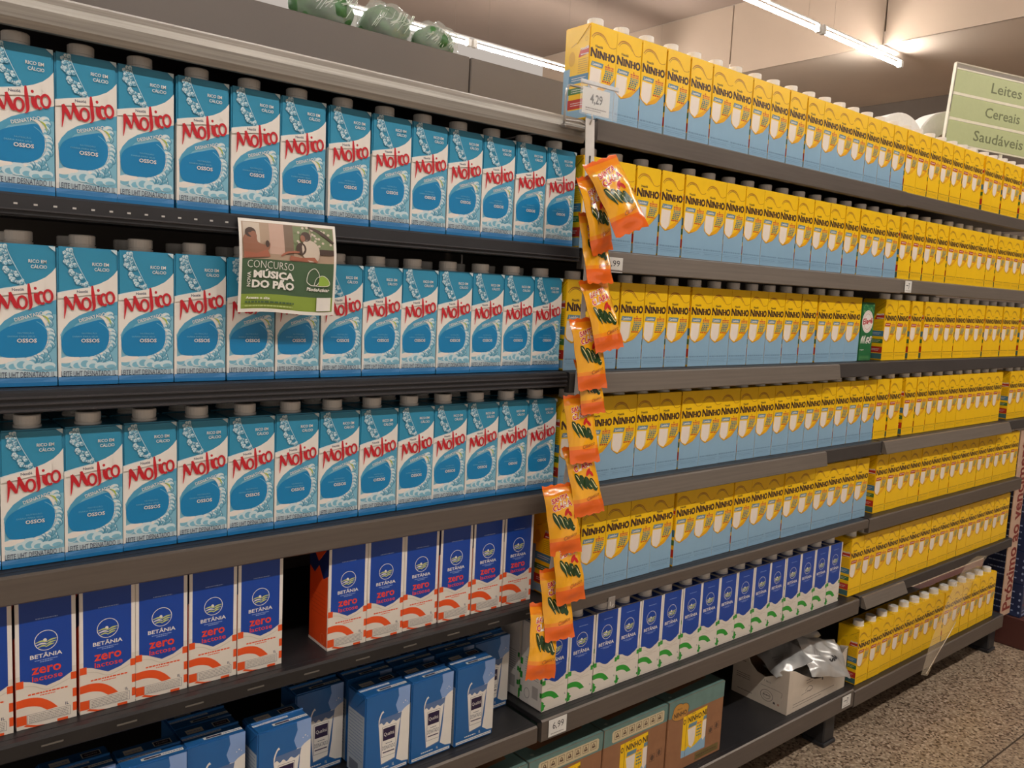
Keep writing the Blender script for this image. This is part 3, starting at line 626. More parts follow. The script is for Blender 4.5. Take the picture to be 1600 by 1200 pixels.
# ------------------------------------------------------------------ cardboard cases on the bottom shelf
CB = M('cardboard', (150, 104, 70), .8, var=.08, scale=30); TL = M('cardboard_teal', (104, 132, 124), .7, var=.1, scale=30); CBI = M('cardboard_ink', (92, 66, 48), .8)
SIGNP = P('sticker_pale', (206, 188, 150))
def case(has_logo):
    m = MB(); W_, D_, H_ = .216, .29, .188
    v, f = box(-W_/2, W_/2, 0, D_, 0, H_, .002); m.add((v, f), CB)
    p = Print(); p.rect(.5, 146, 215.5, 187.5, TL)
    if has_logo:
        LG = P('logo_amber', (196, 140, 62)); DK = P('logo_brown', (74, 52, 40))
        for cx, cy, a, b in ((42, 150, 30, 16), (36, 160, 20, 16), (56, 158, 18, 14)): p.ell(cx, cy, a+1.5, b+1.5, DK, n=20)
        for cx, cy, a, b in ((42, 150, 30, 16), (36, 160, 20, 16), (56, 158, 18, 14)): p.ell(cx, cy, a, b, LG, n=20)
        p.text('NINHO', 43, 149, 48, 13, DK, 0, .03); p.text('Nestlé', 40, 163, 18, 5, DK)
    else:
        p.poly([(30, 150), (200, 150), (204, 154), (204, 174), (200, 178), (30, 178), (26, 174), (26, 154)], SIGNP)
        for k in range(7):
            u = 34+24*k; p.rect(u, 156, u+18, 174, CBI); p.rect(u+1, 157, u+17, 173, SIGNP); p.stroke([(u+4, 160), (u+9, 170), (u+14, 160)], 2, CBI, 3); p.rect(u+6, 160, u+12, 164, CBI)
    np_ = ninho_print('blue')
    full = Print()
    def cell(u0, u1, sx):                               # a printed picture of a carton, cropped at the window
        pr = Print(); pr.sub(np_, lambda u, v: (u0+(u-0)*sx, 20+(v-50)*.95)); return pr
    S_ = P('base_sky', (142, 178, 202)); Yy = P('sun_yellow', (252, 201, 18)); BRr = P('brand_brown', (62, 32, 34)); ML = P('milk_glass', (240, 226, 212))
    p.poly([(56, 30), (150, 30), (150, 141), (56, 137)], Yy)
    p.poly([(56, 30), (150, 30), (150, 72), (132, 60), (110, 50), (92, 46), (82, 54), (70, 46), (56, 50)], S_)
    p.poly([(76, 98), (108, 100), (106, 62), (96, 48), (84, 56)], ML); p.poly([(134, 104), (150, 105), (150, 62), (140, 52), (134, 60)], ML)
    p.poly([(78, 101), (110, 102), (112, 112), (80, 111)], P('badge_grey', (104, 138, 156))); p.poly([(136, 106), (150, 107), (150, 117), (137, 116)], P('badge_grey', (104, 138, 156)))
    p.rect(70, 30, 71.2, 138, BRr); p.rect(149, 30, 150, 141, BRr); p.rect(122, 60, 122.8, 100, P('outline_orange', (206, 132, 30)))
    p.text('NINHO', 102, 123, 52, 15, BRr, 0, .03); p.text('O', 62, 122, 10, 14, BRr, 0, .03); p.text('NI', 140, 125, 17, 15, BRr, 0, .03)
    p.text('Nestlé', 96, 136, 16, 4, BRr)
    for k in range(5): wline(p, 112, 130, 104-8*k, 4, P('fact_%d' % (k+1), (120, 110, 90)), seed=k)
    p.rect(160, 60, 178, 78, CBI); p.rect(161, 61, 177, 77, CB); p.ell(169, 69, 6, 7, CBI, n=12); p.rect(184, 66, 202, 84, CBI); p.rect(185, 67, 201, 83, CB); p.ell(193, 75, 5, 7, CBI, n=12)
    p.rect(112, 8, 205, 26, P('olive_label', (112, 96, 52))); wline(p, 118, 196, 17, 3, CBI, seed=3)
    p.put(m, front_fn(W_))
    t_ = Print(); t_.rect(.5, .5, 215.5, 289, TL); t_.poly([(40, 30), (190, 40), (200, 90), (60, 84), (30, 60)], CB); t_.ell(24, 20, 5, 4, P('top_mark', (150, 170, 160)), n=12); t_.put(m, top_fn(W_, H_))
    s_ = Print(); s_.rect(.5, 146, 289, 187.5, TL); s_.put(m, left_fn(W_, D_))
    r_ = Print(); r_.rect(.5, 146, 289, 187.5, TL); r_.stroke([(60, 165), (120, 168), (180, 166)], [2, 6, 2], P('top_mark', (150, 170, 160))); r_.put(m, lambda u, v, d: (W_/2+d/1000, u/1000, v/1000))
    return m.build('cardboard_case')
CA, CL = case(False), case(True)
for me, x, lb in ((CA, .712, 'brown and teal cardboard case at the bottom edge, leftmost and mostly hidden'), (CA, .932, 'brown and teal cardboard case with icon strip, cut off by the bottom edge'), (CA, 1.152, 'brown and teal cardboard case with icon strip, directly left of the cloud-logo case'), (CL, 1.374, 'brown and teal cardboard case with amber cloud logo, rightmost of the cases')):
    tag(obj('cardboard_case', me, None, (x+.108, .005, -1.2385+ZO)), lb, 'case', 'cardboard cases on the bottom shelf')

# ------------------------------------------------------------------ pillow pouches
def pillow(mb, W, H, T, mats, nu=10, nv=16, seed=0, wr=.0012, seal=.10):
    """Closed pouch, flat crimped seals top and bottom; returns the front-surface function."""
    rg = random.Random(seed); ph = [rg.uniform(0, 6.3) for _ in range(8)]
    def pt(a, b, side):                                # a, b in 0..1
        e = max(0, min(1, min(b, 1-b)/seal-0.55)); e = min(1, e/2.6) ** .5 if e > 0 else 0
        pr = (max(0, 1-(2*a-1)**4)) ** .5
        wv = wr*(math.sin(9*a+ph[0]+5*b)+math.sin(17*b+ph[1]-6*a)*.8+math.sin(23*a-14*b+ph[2])*.6)
        w_ = W*(1-.10*e*(1-abs(2*b-1)**2))
        x = (a-.5)*w_; z = (b-.5)*H+(.0018*math.sin(a*40+ph[3]) if b in (0, 1) else 0)
        y = -side*(T/2*pr*e)+wv*(.4+e)+.004*math.sin(3*b+ph[4])
        return (x, y-side*.0003, z)
    for side in (1, -1):
        V = [pt(i/nu, j/nv, side) for j in range(nv+1) for i in range(nu+1)]; n0 = len(mb.v); mb.v += V
        for j in range(nv):
            for i in range(nu):
                q = [j*(nu+1)+i, j*(nu+1)+i+1, (j+1)*(nu+1)+i+1, (j+1)*(nu+1)+i]
                if side < 0: q = q[::-1]
                mb.f.append([k+n0 for k in q]); mb.m.append(mats((i+.5)/nu, (j+.5)/nv, side)); mb.sm.append(True)
    return lambda u, v, d: (lambda p_: (p_[0], p_[1]-.0006-d/1000, p_[2]))(pt(min(1, max(0, u)), min(1, max(0, v)), 1))
FO = P('foil_orange', (238, 104, 28), rough=.18, coat=.6); FY = P('foil_yellow', (246, 172, 24), rough=.18, coat=.6); FM_ = P('foil_amber', (244, 142, 24), rough=.18, coat=.6); FB = P('foil_brown', (150, 74, 36), rough=.25, coat=.4)
def snack(seed):
    mb = MB()
    def mt(a, b, s_):
        if s_ < 0: return FB
        return FO if b < .19 or b > .94 else FM_ if b < .27 or b > .84 else FY
    fn = pillow(mb, .070, .132, .020, mt, 10, 20, seed, .0011)
    p = Print(.03); RD = P('word_red', (206, 38, 34), rough=.2); WH = P('word_white', (244, 234, 214), rough=.2); LF = P('leaf_dark', (34, 62, 26), rough=.2); LL = P('leaf_cream', (232, 214, 150), rough=.2)
    p.text('SANTA', .46, .80, .60, .085, WH, .1, .07); p.text('SANTA', .46, .80, .58, .075, RD, .1, .035)
    p.text('CLARA', .50, .70, .66, .10, WH, .1, .07); p.text('CLARA', .50, .70, .64, .09, RD, .1, .035)
    for k in range(4):
        x = .15+.165*k; t0 = .61-.035*k
        p.stroke([(x, t0), (x+.05, t0-.05), (x+.13, t0-.13), (x+.20, .37)], [.02, .125, .115, .02], LF, 4)
        p.stroke([(x+.03, t0-.015), (x+.09, t0-.06), (x+.15, t0-.13), (x+.20, .38)], [.006, .022, .018, .006], LL, 4)
    p.ell(.62, .60, .09, .035, RD, .5, 10); p.ell(.72, .575, .08, .03, RD, -.5, 10)
    p.text('Clássico', .64, .255, .44, .05, FB, .12, .0, .3)
    p.put(mb, fn); return mb.build('snack_packet')
SN = [snack(k) for k in range(4)]
# (x, z, tilt in the picture plane, forward lean, turn about the vertical, size, y)
PK = [(.9590, .090, .40, .42, -.30, 1.10, -.100), (.9420, .056, .26, .22, .20, 1.08, -.066), (.9520, -.004, .05, .25, -.05, 1.0, -.064),
      (.9660, -.126, .18, .30, -.10, 1.04, -.074), (.9460, -.200, .10, .26, -.18, 1.02, -.066), (.9580, -.262, .10, .34, -.25, .80, -.062), (.9420, -.342, .06, .28, -.30, .98, -.064),
      (.9480, -.440, .14, .28, -.22, 1.02, -.070), (.9040, -.512, .12, .24, -.35, 1.0, -.064), (.9180, -.604, .08, .26, -.10, 1.06, -.070), (.9020, -.676, .02, .26, -.20, 1.02, -.066), (.8720, -.744, -.16, .24, -.10, 1.06, -.062)]
for k, (x, z, ti, le, tu, s_, y) in enumerate(PK):
    o = obj('snack_packet', SN[k % 4], None, (x, y-.016, z+ZO))
    o.rotation_mode = 'QUATERNION'
    o.rotation_quaternion = (Matrix.Rotation(tu, 3, 'Z') @ Matrix.Rotation(-le*.55, 3, 'X') @ Matrix.Rotation(ti, 3, 'Y')).to_quaternion() if False else (Matrix.Rotation(tu, 3, 'Z') @ Matrix.Rotation(ti*-1, 3, 'Y') @ Matrix.Rotation(-le*.7, 3, 'X')).to_quaternion()
    o.scale = (s_*.92, s_, s_)
    tag(o, 'orange foil packet, %s from the top of the hanging strip' % ORD[k], 'packet', 'orange packets on the hanging strip')
# the strip they hang from
HS = M('strip_white', (214, 208, 200), .4); hs = tag(empty('hanging_strip', (0, 0, 0)), 'white plastic strip with slot hanging above the orange packets', 'strip')
mb = MB()
zs = [.232, .10, -.05, -.2, -.35, -.5, -.65, -.72]; xs_ = [.9475, .9560, .9600, .9560, .9500, .9300, .9080, .8900]
for (za, xa), (zb, xb) in zip(zip(zs, xs_), list(zip(zs, xs_))[1:]):
    w_ = .0115 if za > .2 else .006
    v = []; 
    for x, z in ((xa, za), (xb, zb)):
        for dx, dy in ((-w_, 0), (w_, 0), (w_, .001), (-w_, .001)): v.append((x+dx, -.050+dy, z+ZO))
    mb.add((v, [[0, 1, 5, 4], [1, 2, 6, 5], [2, 3, 7, 6], [3, 0, 4, 7], [3, 2, 1, 0], [4, 5, 6, 7]]), HS)
obj('strip_band', mb, hs)
obj('slot', MB().add(box(.9500, .9535, -.0512, -.0504, .150+ZO, .166+ZO, .0003), M('slot_black', (30, 28, 28), .8)), hs)
obj('hook', MB().add(tube([(.9475, -.0495, .222+ZO), (.9475, -.056, .232+ZO), (.9475, -.052, .243+ZO), (.9475, -.036, .245+ZO)], .0018, 8), HS, True), hs)
# price holder on the corner of the middle bay
PC = M('card_white', (226, 222, 214), .5, var=.02); INKB = M('ink_black', (34, 32, 34), .5)
CLR = M('clear_plastic', (245, 245, 245), .08, alpha=.15, var=0)
WIRE = M('wire_grey', (176, 172, 166), .3, .6)
ph = tag(empty('price_holder', (0, 0, 0)), 'clear price holder on bent wire with card reading 4,29', 'price holder')
obj('wire', MB().add(tube(bez([(.900, -.030, .215+ZO), (.885, -.048, .222+ZO), (.884, -.052, .275+ZO), (.905, -.052, .282+ZO), (.922, -.052, .282+ZO)], 6), .0022, 8), WIRE, True).add(tube([(.885, -.046, .221+ZO), (.925, -.046, .224+ZO), (.95, -.046, .218+ZO)], .0022, 8), WIRE, True), ph)
obj('clip', MB().add(box(.888, .950, -.048, -.024, .2095+ZO, .217+ZO, .003), WIRE), ph)
a_ = -.05
sl = obj('clear_sleeve', MB().add(box(.914, 1.012, -.0565, -.0545, .236+ZO, .296+ZO, .0006), CLR).add(box(.914, 1.012, -.0575, -.0535, .290+ZO, .2975+ZO, .001), M('sleeve_edge', (222, 222, 222), .2)), ph)
mb = MB().add(box(.922, .992, -.0535, -.0528, .240+ZO, .286+ZO), PC); p = Print(.1); p.text('4,29', 957, 266, 32, 20, INKB, 0, .02); wline(p, 930, 984, 250, 2, P('text_grey', (120, 112, 110)), seed=2); wline(p, 930, 970, 246, 1.4, P('text_grey', (120, 112, 110)), seed=3)
p.put(mb, lambda u, v, d: (u/1000, -.0535-d/1000, v/1000+ZO)); obj('price_card', mb, ph)
def price(x0, x1, z0, z1, txt, label, y=-.036, tall=None):
    mb = MB().add(box(x0, x1, y-.0012, y, z0+ZO, z1+ZO, .0003), PC); p = Print(.08); w_ = (x1-x0)*1000; h_ = (z1-z0)*1000
    if txt: p.text(txt, w_*.52, h_*.58, w_*.62, h_*.46, INKB, 0, .0)
    else: p.text('7', w_*.6, h_*.55, w_*.2, h_*.5, INKB); wline(p, w_*.15, w_*.5, h_*.6, 3, INKB, seed=1)
    wline(p, w_*.12, w_*.85, h_*.16, 1.6, P('text_grey', (120, 112, 110)), seed=5)
    p.put(mb, lambda u, v, d: (x0+u/1000, y-.0012-d/1000, z0+ZO+v/1000))
    return tag(obj('price_tag', mb), label, 'price tag', 'price tags')
price(1.0225, 1.0737, -.0445, -.0150, '1,99', 'white price tag reading 1,99 beside the orange packets', y=-.0345)
price(.9497, .9990, -.9860, -.9500, '6,99', 'white price tag reading 6,99 under the first green carton', y=-.0270)
price(2.278, 2.318, -.0400, -.0060, None, 'small white price tag on the second shelf of the far bay', y=-.0235)
price(2.150, 2.198, -1.2800, -1.2450, None, 'white price tag on the bottom shelf edge near the pouches', y=-.0215)
mb = MB().add(box(1.1014, 1.1225, -.0285, -.0265, -.7480+ZO, -.7225+ZO, .0006), M('clip_grey', (150, 142, 134), .35)); p = Print(.1); p.stroke([(6, 6), (6, 16)], 2, PC, 2); p.stroke([(11, 4), (15, 9)], 2, PC, 2)
p.put(mb, lambda u, v, d: (1.1014+u/1000, -.0285-d/1000, -.7480+ZO+v/1000)); tag(obj('shelf_clip', mb), 'grey plastic clip on the shelf edge above the green cartons', 'clip')

# ------------------------------------------------------------------ poster
PW, PH = 149., 132.
pg = P('poster_green', (70, 96, 66), rough=.5); pl = P('poster_lime', (138, 160, 62), rough=.5); pw = P('poster_white', (236, 230, 220), rough=.5)
def poster_fn(u, v, d):
    t = v/PH; s_ = u/PW
    y = -.0355-.010*math.sin(min(1, (1-t)*2.2)*1.57)+.004*(1-t)*(1-t)+.0035*math.cos(s_*5.2+.4)*(1-t)
    return (.2925+u/1000, y-d/1000, -.1385+v/1000+ZO+.002*math.sin(s_*6)*(1-t))
mb = MB(); p = Print(.0); p.grid(0, 0, PW, PH, pw, 14, 14); p.put(mb, poster_fn)
p2 = Print(.0); p2.grid(0, 0, PW, PH, pw, 14, 14)
for v, f, mat, k in p2.e: mb.add(([tuple(c+e for c, e in zip(poster_fn(q[0], q[1], -.4), (0, 0, 0))) for q in v], [x[::-1] for x in f]), mat)
p = Print(.03)
p.grid(4, 76, 145, 128, P('photo_warm', (176, 150, 126), rough=.5), 14, 6); p.grid(4, 26, 145, 76, pg, 14, 6); p.grid(4, 5, 145, 26, pl, 14, 3)
ph_d = P('photo_dark', (72, 52, 42), rough=.5); ph_s = P('photo_skin', (150, 100, 76), rough=.5); ph_l = P('photo_light', (206, 190, 172), rough=.5); ph_g = P('photo_green', (120, 132, 92), rough=.5); ph_r = P('photo_red', (168, 100, 76), rough=.5); ph_p = P('photo_pink', (198, 164, 146), rough=.5)
p.grid(6, 96, 30, 127, ph_l, 3, 3); p.grid(44, 84, 66, 127.5, ph_p, 3, 4); p.grid(66, 84, 80, 127.5, P('photo_taupe', (122, 100, 82), rough=.5), 2, 4); p.grid(80, 92, 106, 127, ph_g, 3, 3); p.grid(108, 92, 144, 127, ph_g, 4, 3)
for k in range(40):
    rg = random.Random(k+5); p.ell(rg.uniform(82, 142), rg.uniform(100, 126), 2.2, 1.8, ph_l if k % 2 else ph_g, 0, 8)
p.stroke([(104, 127), (124, 120), (144, 106)], [2, 5, 3], ph_d, 4); p.grid(120, 88, 144, 96, ph_d, 3, 2)
# two seated figures in the printed picture
p.poly(bez([(6, 84), (5, 104), (12, 112), (24, 112), (26, 100), (40, 96), (44, 100), (42, 90), (30, 84), (20, 78)], 3), ph_s); p.ell(16, 113, 8, 7, ph_d, 0, 14); p.ell(20, 110, 4.5, 5, ph_s, 0, 12)
p.poly([(6, 77), (44, 80), (40, 90), (24, 84), (6, 86)], ph_r); p.ell(40, 98, 3, 5, ph_d, 0, 10)
p.poly(bez([(94, 84), (92, 98), (98, 108), (112, 106), (120, 96), (118, 80), (104, 77)], 3), ph_l); p.ell(99, 113, 8, 7, ph_d, 0, 14); p.ell(94, 110, 4, 5, ph_s, 0, 12); p.ell(91, 95, 8, 9, ph_d, 0, 14); p.poly([(72, 77), (118, 77), (112, 84), (90, 82), (74, 84)], ph_r)
p.stroke([(60, 82), (70, 88), (88, 90)], [2, 3, 2], ph_r)
p.text('CONCURSO', 45, 68, 68, 10.5, pw, -.03, -.012); p.text('MÚSICA', 50, 55, 60, 13.5, pw, -.03, .045); p.text('DO PÃO', 49, 41, 62, 14, pw, -.03, .045); p.text('NOVA', 13.5, 47, 21, 5.2, pw, math.pi/2-.03, .02)
p.stroke([(106, 44), (100, 49), (103, 62), (112, 68), (119, 62), (121, 52), (116, 44), (106, 43.5)], 1.0, pw, 6)
p.poly(bez([(119, 43), (121, 55), (127, 58), (135, 53), (138, 44), (130, 42)], 5), P('hill_lime', (150, 182, 70), rough=.5)); p.stroke([(112, 44), (116, 54), (126, 58), (135, 53), (138, 45), (128, 42.5), (112, 43.5)], .8, pw, 5)
p.text('PãodeAçúcar', 119, 37, 38, 6.2, pw, -.03, .03, .1)
p.text('Acesse o site', 27, 20.5, 34, 4, pw, -.02, .03); wline(p, 9, 80, 14.5, 2.6, pg, seed=4); wline(p, 9, 78, 9, 2.0, P('poster_pale', (184, 198, 120), rough=.5), seed=6)
p.grid(117, 6.5, 141, 26, pw, 3, 3)
p.put(mb, poster_fn)
tag(obj('poster', mb), 'green contest poster with photo and bold white lettering, hanging from the shelf edge', 'poster')

# ------------------------------------------------------------------ open white box with silver pouches
WB = M('white_board', (206, 192, 174), .6, var=.05, scale=20); WBI = M('board_inner', (150, 118, 92), .8, var=.06); WI = P('box_ink', (90, 80, 76), rough=.6)
wbx = tag(empty('open_box', (1.895, .006, -1.2375+ZO)), 'open white carton box with cut-down sides, holding silver pouches', 'box')
BW, BD, BH = .315, .185, .128
ax = lambda u, v, d: (u/1000, d/1000, v/1000)
fr = [(4.1, 0), (315, 0), (315, 124), (300, 118), (270, 92), (235, 74), (190, 64), (140, 70), (80, 96), (30, 122), (4.1, 128)]
mb = MB().add(prism(fr, 0, 4, ax), WB); p = Print()
p.stroke([(90, 48), (110, 58), (128, 50), (118, 42), (100, 46)], 1.6, WI); p.stroke([(70, 40), (130, 46)], 1.2, WI, 2); wline(p, 90, 130, 78, 2, WI, seed=1); wline(p, 94, 126, 70, 2, WI, seed=2); wline(p, 30, 250, 22, 2, WI, seed=3); wline(p, 30, 180, 14, 1.6, WI, seed=4); p.ell(180, 62, 4, 5, WI, n=10)
p.put(mb, lambda u, v, d: (u/1000, -d/1000, v/1000)); obj('front_panel', mb, wbx)
sd = [(0, 0), (185, 0), (185, 128), (160, 122), (140, 100), (110, 84), (80, 88), (58, 104), (44, 128), (0, 128)]
sfn = lambda u, v, d: (d/1000, BD-u/1000, v/1000)
mb = MB().add(([sfn(a, b, c) for a, b, c in [(q[0], q[1], 0) for q in sd]], []), WB)
mb = MB().add(prism(sd[::-1], 4, 0, sfn), WB); p = Print()
p.text('1 litro', 118, 74, 22, 6, WI); p.ring(118, 32, 20, 16, 1.4, WI, n=24); p.ring(118, 32, 12, 9, 1, WI, n=18); wline(p, 106, 130, 33, 3, WI, seed=2)
p.stroke([(96, 58), (160, 58), (166, 50), (164, 42)], 1, WI, 3)
for k in range(3): wline(p, 14, 60, 66-6*k, 2, WI, seed=k)
wline(p, 14, 44, 104, 2.4, WI, seed=9); wline(p, 20, 70, 18, 2, WI, seed=8); p.rect(140, 16, 147, 22, WI); p.rect(154, 16, 160, 22, P('warn_red', (170, 120, 100)))
p.put(mb, lambda u, v, d: (-d/1000, BD-u/1000, v/1000)); obj('side_panel', mb, wbx)
obj('side_panel', MB().add(prism(sd[::-1], 4, 0, lambda u, v, d: (BW-.004+d/1000, BD-u/1000, v/1000)), WB), wbx)
obj('back_panel', MB().add(box(.004, BW-.004, BD-.004, BD, 0, BH), WBI), wbx); obj('bottom_panel', MB().add(box(.004, BW-.004, .004, BD-.004, 0, .004), WBI), wbx)
SV = M('pouch_silver', (196, 194, 190), .26, .35, var=.1, scale=18, bump=.25)
def pouch(seed, W_, H_, T_):
    mb = MB(); fn = pillow(mb, W_, H_, T_, lambda a, b, s_: SV, 14, 18, seed, .0035, .07)
    p = Print(.08); p.text('S', .55, .62, .16, .13, INKB, .5, .05, .2); p.text('S', .62, .54, .10, .09, INKB, .5, .05, .2)
    for k in range(3): wline(p, .2, .5, .3-.05*k, .014, P('text_grey', (120, 112, 110)), seed=k)
    p.put(mb, fn); return mb.build('silver_pouch')
PO = [((2.085, .014, -1.118), (1, -.12, -.24), (0, -.74, .66), 11, 'silver pouch drooping over the front of the open white box'), ((2.060, .105, -1.066), (.95, .10, .18), (-.15, -.72, .68), 12, 'silver pouch with black mark lying on top of the box'),
      ((2.125, .145, -1.052), (.75, .15, -.45), (-.15, -.85, .5), 13, 'silver pouch leaning up behind the others towards the yellow cartons'), ((1.965, .098, -1.096), (.35, .8, .12), (-.45, -.1, .9), 14, 'silver pouch at the left side of the open box'), ((2.07, .090, -1.170), (1, .05, 0), (0, -.1, 1), 15, 'silver pouch underneath the others in the box')]
for loc, L_, N_, sd_, lb in PO:
    L_ = Vector(L_).normalized(); N_ = Vector(N_); N_ = (N_-L_*N_.dot(L_)).normalized(); X_ = (-N_).cross(L_)
    o = obj('silver_pouch', pouch(sd_, .120, .190, .040), None, (loc[0], loc[1], loc[2]+ZO)); o.rotation_mode = 'QUATERNION'
    o.rotation_quaternion = Matrix((X_, -N_, L_)).transposed().to_quaternion()
    tag(o, lb, 'pouch', 'silver pouches in the open box')

# ------------------------------------------------------------------ wrapped green packs on the top deck
GP = M('leaf_pack_green', (62, 108, 58), .45, var=.35, scale=45, bump=.4); GW = M('wrap_glint_pale', (196, 206, 190), .4)
WRAP = M('wrap_film', (235, 238, 232), .10, alpha=.24, var=.0, bump=1.0, scale=40)
def lump(rx, ry, rz, seed, amp, nu=22, nv=12):
    rg = random.Random(seed); ph_ = [rg.uniform(0, 6.3) for _ in range(6)]; v = []; f = []
    for j in range(nv+1):
        b = -math.pi/2+math.pi*j/nv
        for i in range(nu):
            a = 2*math.pi*i/nu; k = 1+amp*(math.sin(3*a+ph_[0]+2*b)+.7*math.sin(7*a+ph_[1]-3*b)+.6*math.sin(5*b+ph_[2]+4*a))
            v.append((rx*math.cos(a)*math.cos(b)*k, ry*math.sin(a)*math.cos(b)*k, max(-.72, math.sin(b)*k)*rz))
    for j in range(nv):
        for i in range(nu): f.append([j*nu+i, j*nu+(i+1) % nu, (j+1)*nu+(i+1) % nu, (j+1)*nu+i])
    return v, f
for k, (x, s_, lb) in enumerate(((.668, 1.03, 'left'), (.814, .93, 'middle'), (.944, .80, 'right'))):
    e = tag(empty('wrapped_pack', (x, .475, .435+ZO+.0355*s_)), 'green pack in clear wrap on top of the shelving, %s of three' % lb, 'pack', 'green packs on the top deck')
    e.scale = (s_, s_, s_)
    obj('green_filling', MB().add(lump(.066, .045, .043, k, .085), GP, True), e)
    mb = MB()
    for q in range(16):
        rg = random.Random(q+20*k); a = rg.uniform(-.06, .03)
        mb.add(tube(bez([(a, -.046, -.02+rg.uniform(0, .03)), (a+.02, -.044, .012), (a+.035, -.03, .03), (a+.05, -.01, .042)], 4), .0010, 5), GW, True)
    obj('fold_highlight', mb, e)  # pale thin tubes stand in for highlights on the wrap folds
    obj('clear_wrap', MB().add(lump(.072, .052, .052, k+7, .10), WRAP, True), e)

# ------------------------------------------------------------------ white paper rolls and the department sign behind the top row
RW = M('roll_paper', (238, 234, 226), .8, var=.03); RC = M('roll_core', (176, 156, 134), .9)
def roll(x, y, r, ri, d_, lb):
    z = .435+ZO+r; e = tag(empty('paper_roll', (x, y, z), (math.pi/2, 0, -.35)), lb, 'paper roll', 'white paper rolls')
    pr = [(ri, -d_/2), (r-.006, -d_/2), (r, -d_/2+.006), (r, d_/2-.006), (r-.006, d_/2), (ri, d_/2)]
    v, f = lathe(pr+[pr[0]], 40); f = f[:-2]; obj('paper', MB().add((v, f), RW), e)
    v, f = lathe([(ri-.004, -d_/2+.001), (ri-.0003, -d_/2+.001), (ri-.0003, d_/2-.001), (ri-.004, d_/2-.001), (ri-.004, -d_/2+.001)], 32); obj('core', MB().add((v, f[:-2]), RC), e)
roll(3.90, .66, .195, .098, .10, 'large white paper roll with open core beside the green sign')
roll(3.13, .50, .118, .05, .10, 'white paper roll peeking over the yellow cartons, left of the other')
sg = tag(empty('department_sign', (3.700, .55, .654+ZO), (0, math.radians(4.5), -math.radians(25.7))), 'pale green three-line department sign reading Leites, Cereais, Saudáveis', 'sign')
GS = M('sign_green', (178, 184, 130), .45, var=.02); SWT = M('sign_white', (226, 218, 194), .4); SGR = M('sign_text', (104, 108, 66), .5)
SW, SH = .62, .322
obj('clear_frame', MB().add(box(-.006, SW+.006, -.004, .010, -.004, SH+.024, .002), CLR).add(box(-.007, -.004, -.006, .011, -.004, SH+.022, .0008), SWT).add(box(-.006, SW+.006, -.005, .011, SH+.018, SH+.024, .001), M('acrylic_edge', (206, 196, 176), .15)), sg)
for k, t in enumerate(('Saudáveis', 'Cereais', 'Leites')):
    z0 = .108*k+.004
    obj('sign_panel', MB().add(box(0, SW, -.0065, -.0045, z0, z0+.095, .0005), GS), sg)
    obj('white_divider', MB().add(box(0, SW, -.0075, -.0045, z0+.0955, z0+.1075, .0006) if k < 2 else box(0, SW, -.0075, -.0045, z0+.0955, z0+.102, .0006), SWT), sg)
    p = Print(); mb = MB(); w_ = {'Leites': .165, 'Cereais': .19, 'Saudáveis': .27}[t]*1000
    hh = {'Leites': 45, 'Cereais': 45, 'Saudáveis': 46}[t]
    p.text(t, SW*500-34, z0*1000+48, w_, hh, SGR, 0, .012); p.put(mb, lambda u, v, d: (u/1000, -.0066-d/1000, v/1000)); obj('lettering', mb, sg)
obj('white_divider', MB().add(box(0, SW, -.0075, -.0045, -.004, .003, .0006), SWT), sg)
obj('stand', MB().add(tube([(SW/2, .004, -.004), (SW/2, .004, -.210)], .008, 10), SWT, True).add(lathe([(.07, -.219), (.07, -.212), (.06, -.207), (0, -.206)], 28, (SW/2, .004, 0)), SWT), sg)

# ------------------------------------------------------------------ right end: expiry notice strip and blue packs, clear film
NB_ = M('notice_board', (196, 164, 140), .55, var=.04); NR = M('notice_red', (128, 44, 36), .5)
nx0, nx1 = 3.368, 3.462
mb = MB().add(box(nx0, nx1, -.004, .0, -1.27+ZO, -.525+ZO, .001), NB_); p = Print(.08)
p.text('Próximo ao vencimento', 50, 378, 712, 80, NR, math.pi/2, .025); p.put(mb, lambda u, v, d: (nx0+u/1000, -.004-d/1000, -1.27+ZO+v/1000))
tag(obj('notice_strip', mb), 'tall beige notice strip with dark red vertical lettering at the far end', 'sign')
BX_ = P('pack_navy', (38, 48, 82)); BXL = P('pack_pale', (150, 164, 196))
plinth = MB().add(box(3.50, 4.3, -.06, .40, 0, .125, .004), M('plinth_maroon', (84, 42, 34), .6)); tag(obj('plinth', plinth), 'dark maroon plinth on the floor under the navy packs', 'plinth')
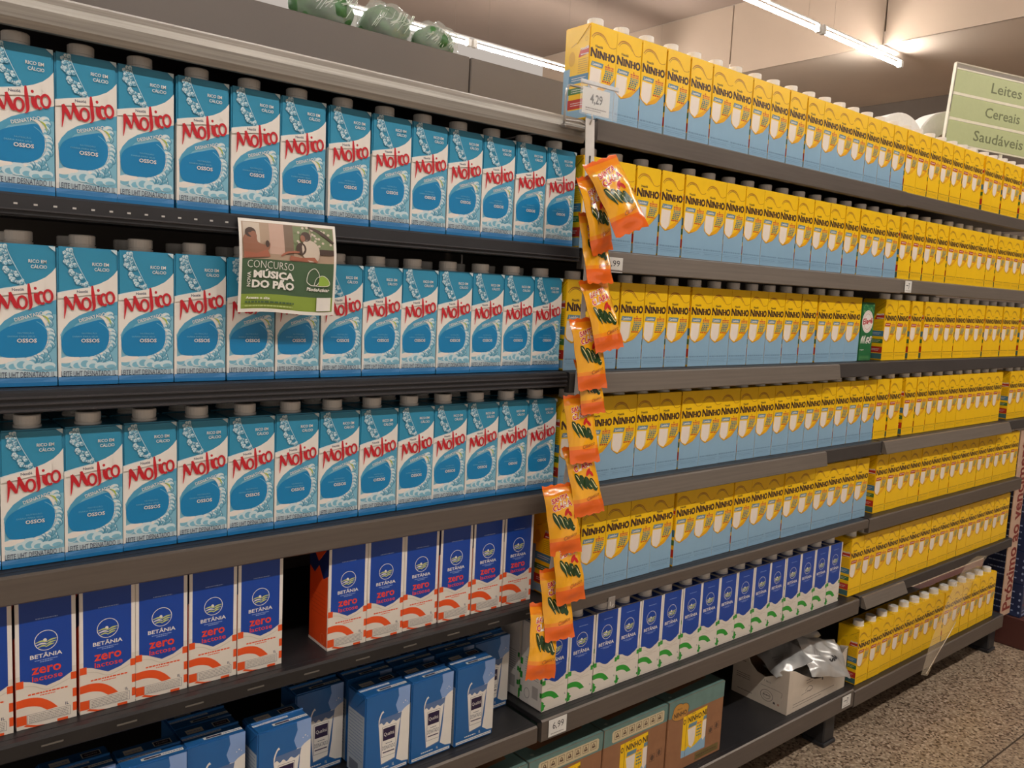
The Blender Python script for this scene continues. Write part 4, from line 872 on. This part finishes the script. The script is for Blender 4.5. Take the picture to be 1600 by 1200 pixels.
def navy():
    mb = MB().add(box(0, .20, 0, .16, 0, .135, .003), BX_); p = Print()
    p.rect(8, 10, 192, 16, BXL); wline(p, 10, 120, 28, 5, BXL, seed=1); p.ell(40, 92, 20, 18, P('pack_blue', (60, 88, 150)), n=18); wline(p, 70, 180, 96, 9, BXL, seed=2); wline(p, 70, 150, 78, 6, BXL, seed=3); wline(p, 12, 180, 52, 4, P('pack_red', (150, 50, 50)), seed=4)
    p.put(mb, lambda u, v, d: (u/1000, -d/1000, v/1000)); s2 = Print()
    for k in range(4): s2.ell(150, 20+26*k, 4, 5, BXL, n=10); wline(s2, 20, 130, 24+26*k, 5, BXL, seed=k)
    s2.put(mb, lambda u, v, d: (-d/1000, .16-u/1000, v/1000)); return mb.build('navy_pack')
NV = navy()
for c_ in range(2):
    for k in range(5):
        tag(obj('navy_pack', NV, None, (3.505+.204*c_, -.03, .125+.1355*k)), 'navy blue pack, %s from the bottom of the %s stack at the far end' % (ORD[k], ('near', 'far')[c_]), 'pack', 'navy packs at the far end')
FILM = M('film_clear', (226, 206, 176), .15, alpha=.14, var=0., bump=.3, scale=20)
path = [((3.02, -.026, -.955), (3.12, -.026, -.965)), ((2.86, -.055, -.950), (2.97, -.055, -.995)), ((2.70, -.085, -.985), (2.80, -.085, -1.055)), ((2.56, -.110, -1.050), (2.66, -.110, -1.110)), ((2.47, -.122, -1.120), (2.555, -.122, -1.150)), ((2.41, -.130, -1.200), (2.445, -.130, -1.205))]
A = bez([q[0] for q in path], 5); Bq = bez([q[1] for q in path], 5); V = []; F = []; n = 5
for a, b in zip(A, Bq):
    for i in range(n+1):
        t = i/n; V.append((a[0]+(b[0]-a[0])*t, a[1]+(b[1]-a[1])*t-.012*math.sin(math.pi*t), a[2]+(b[2]-a[2])*t+ZO))
for j in range(len(A)-1):
    for i in range(n): F.append([j*(n+1)+i, j*(n+1)+i+1, (j+1)*(n+1)+i+1, (j+1)*(n+1)+i])
e = tag(empty('plastic_film', (0, 0, 0)), 'loose strip of clear plastic film hanging off the far bay', 'film')
off = len(V); V2 = V+[(x, y+.0006, z) for x, y, z in V]; F2 = F+[[i+off for i in f[::-1]] for f in F]
obj('film_sheet', MB().add((V2, F2), FILM, True), e)
obj('bright_edge', MB().add(tube([(b[0], b[1], b[2]+ZO) for b in Bq[14:]], .0011, 6), M('film_edge', (226, 216, 200), .3), True), e)
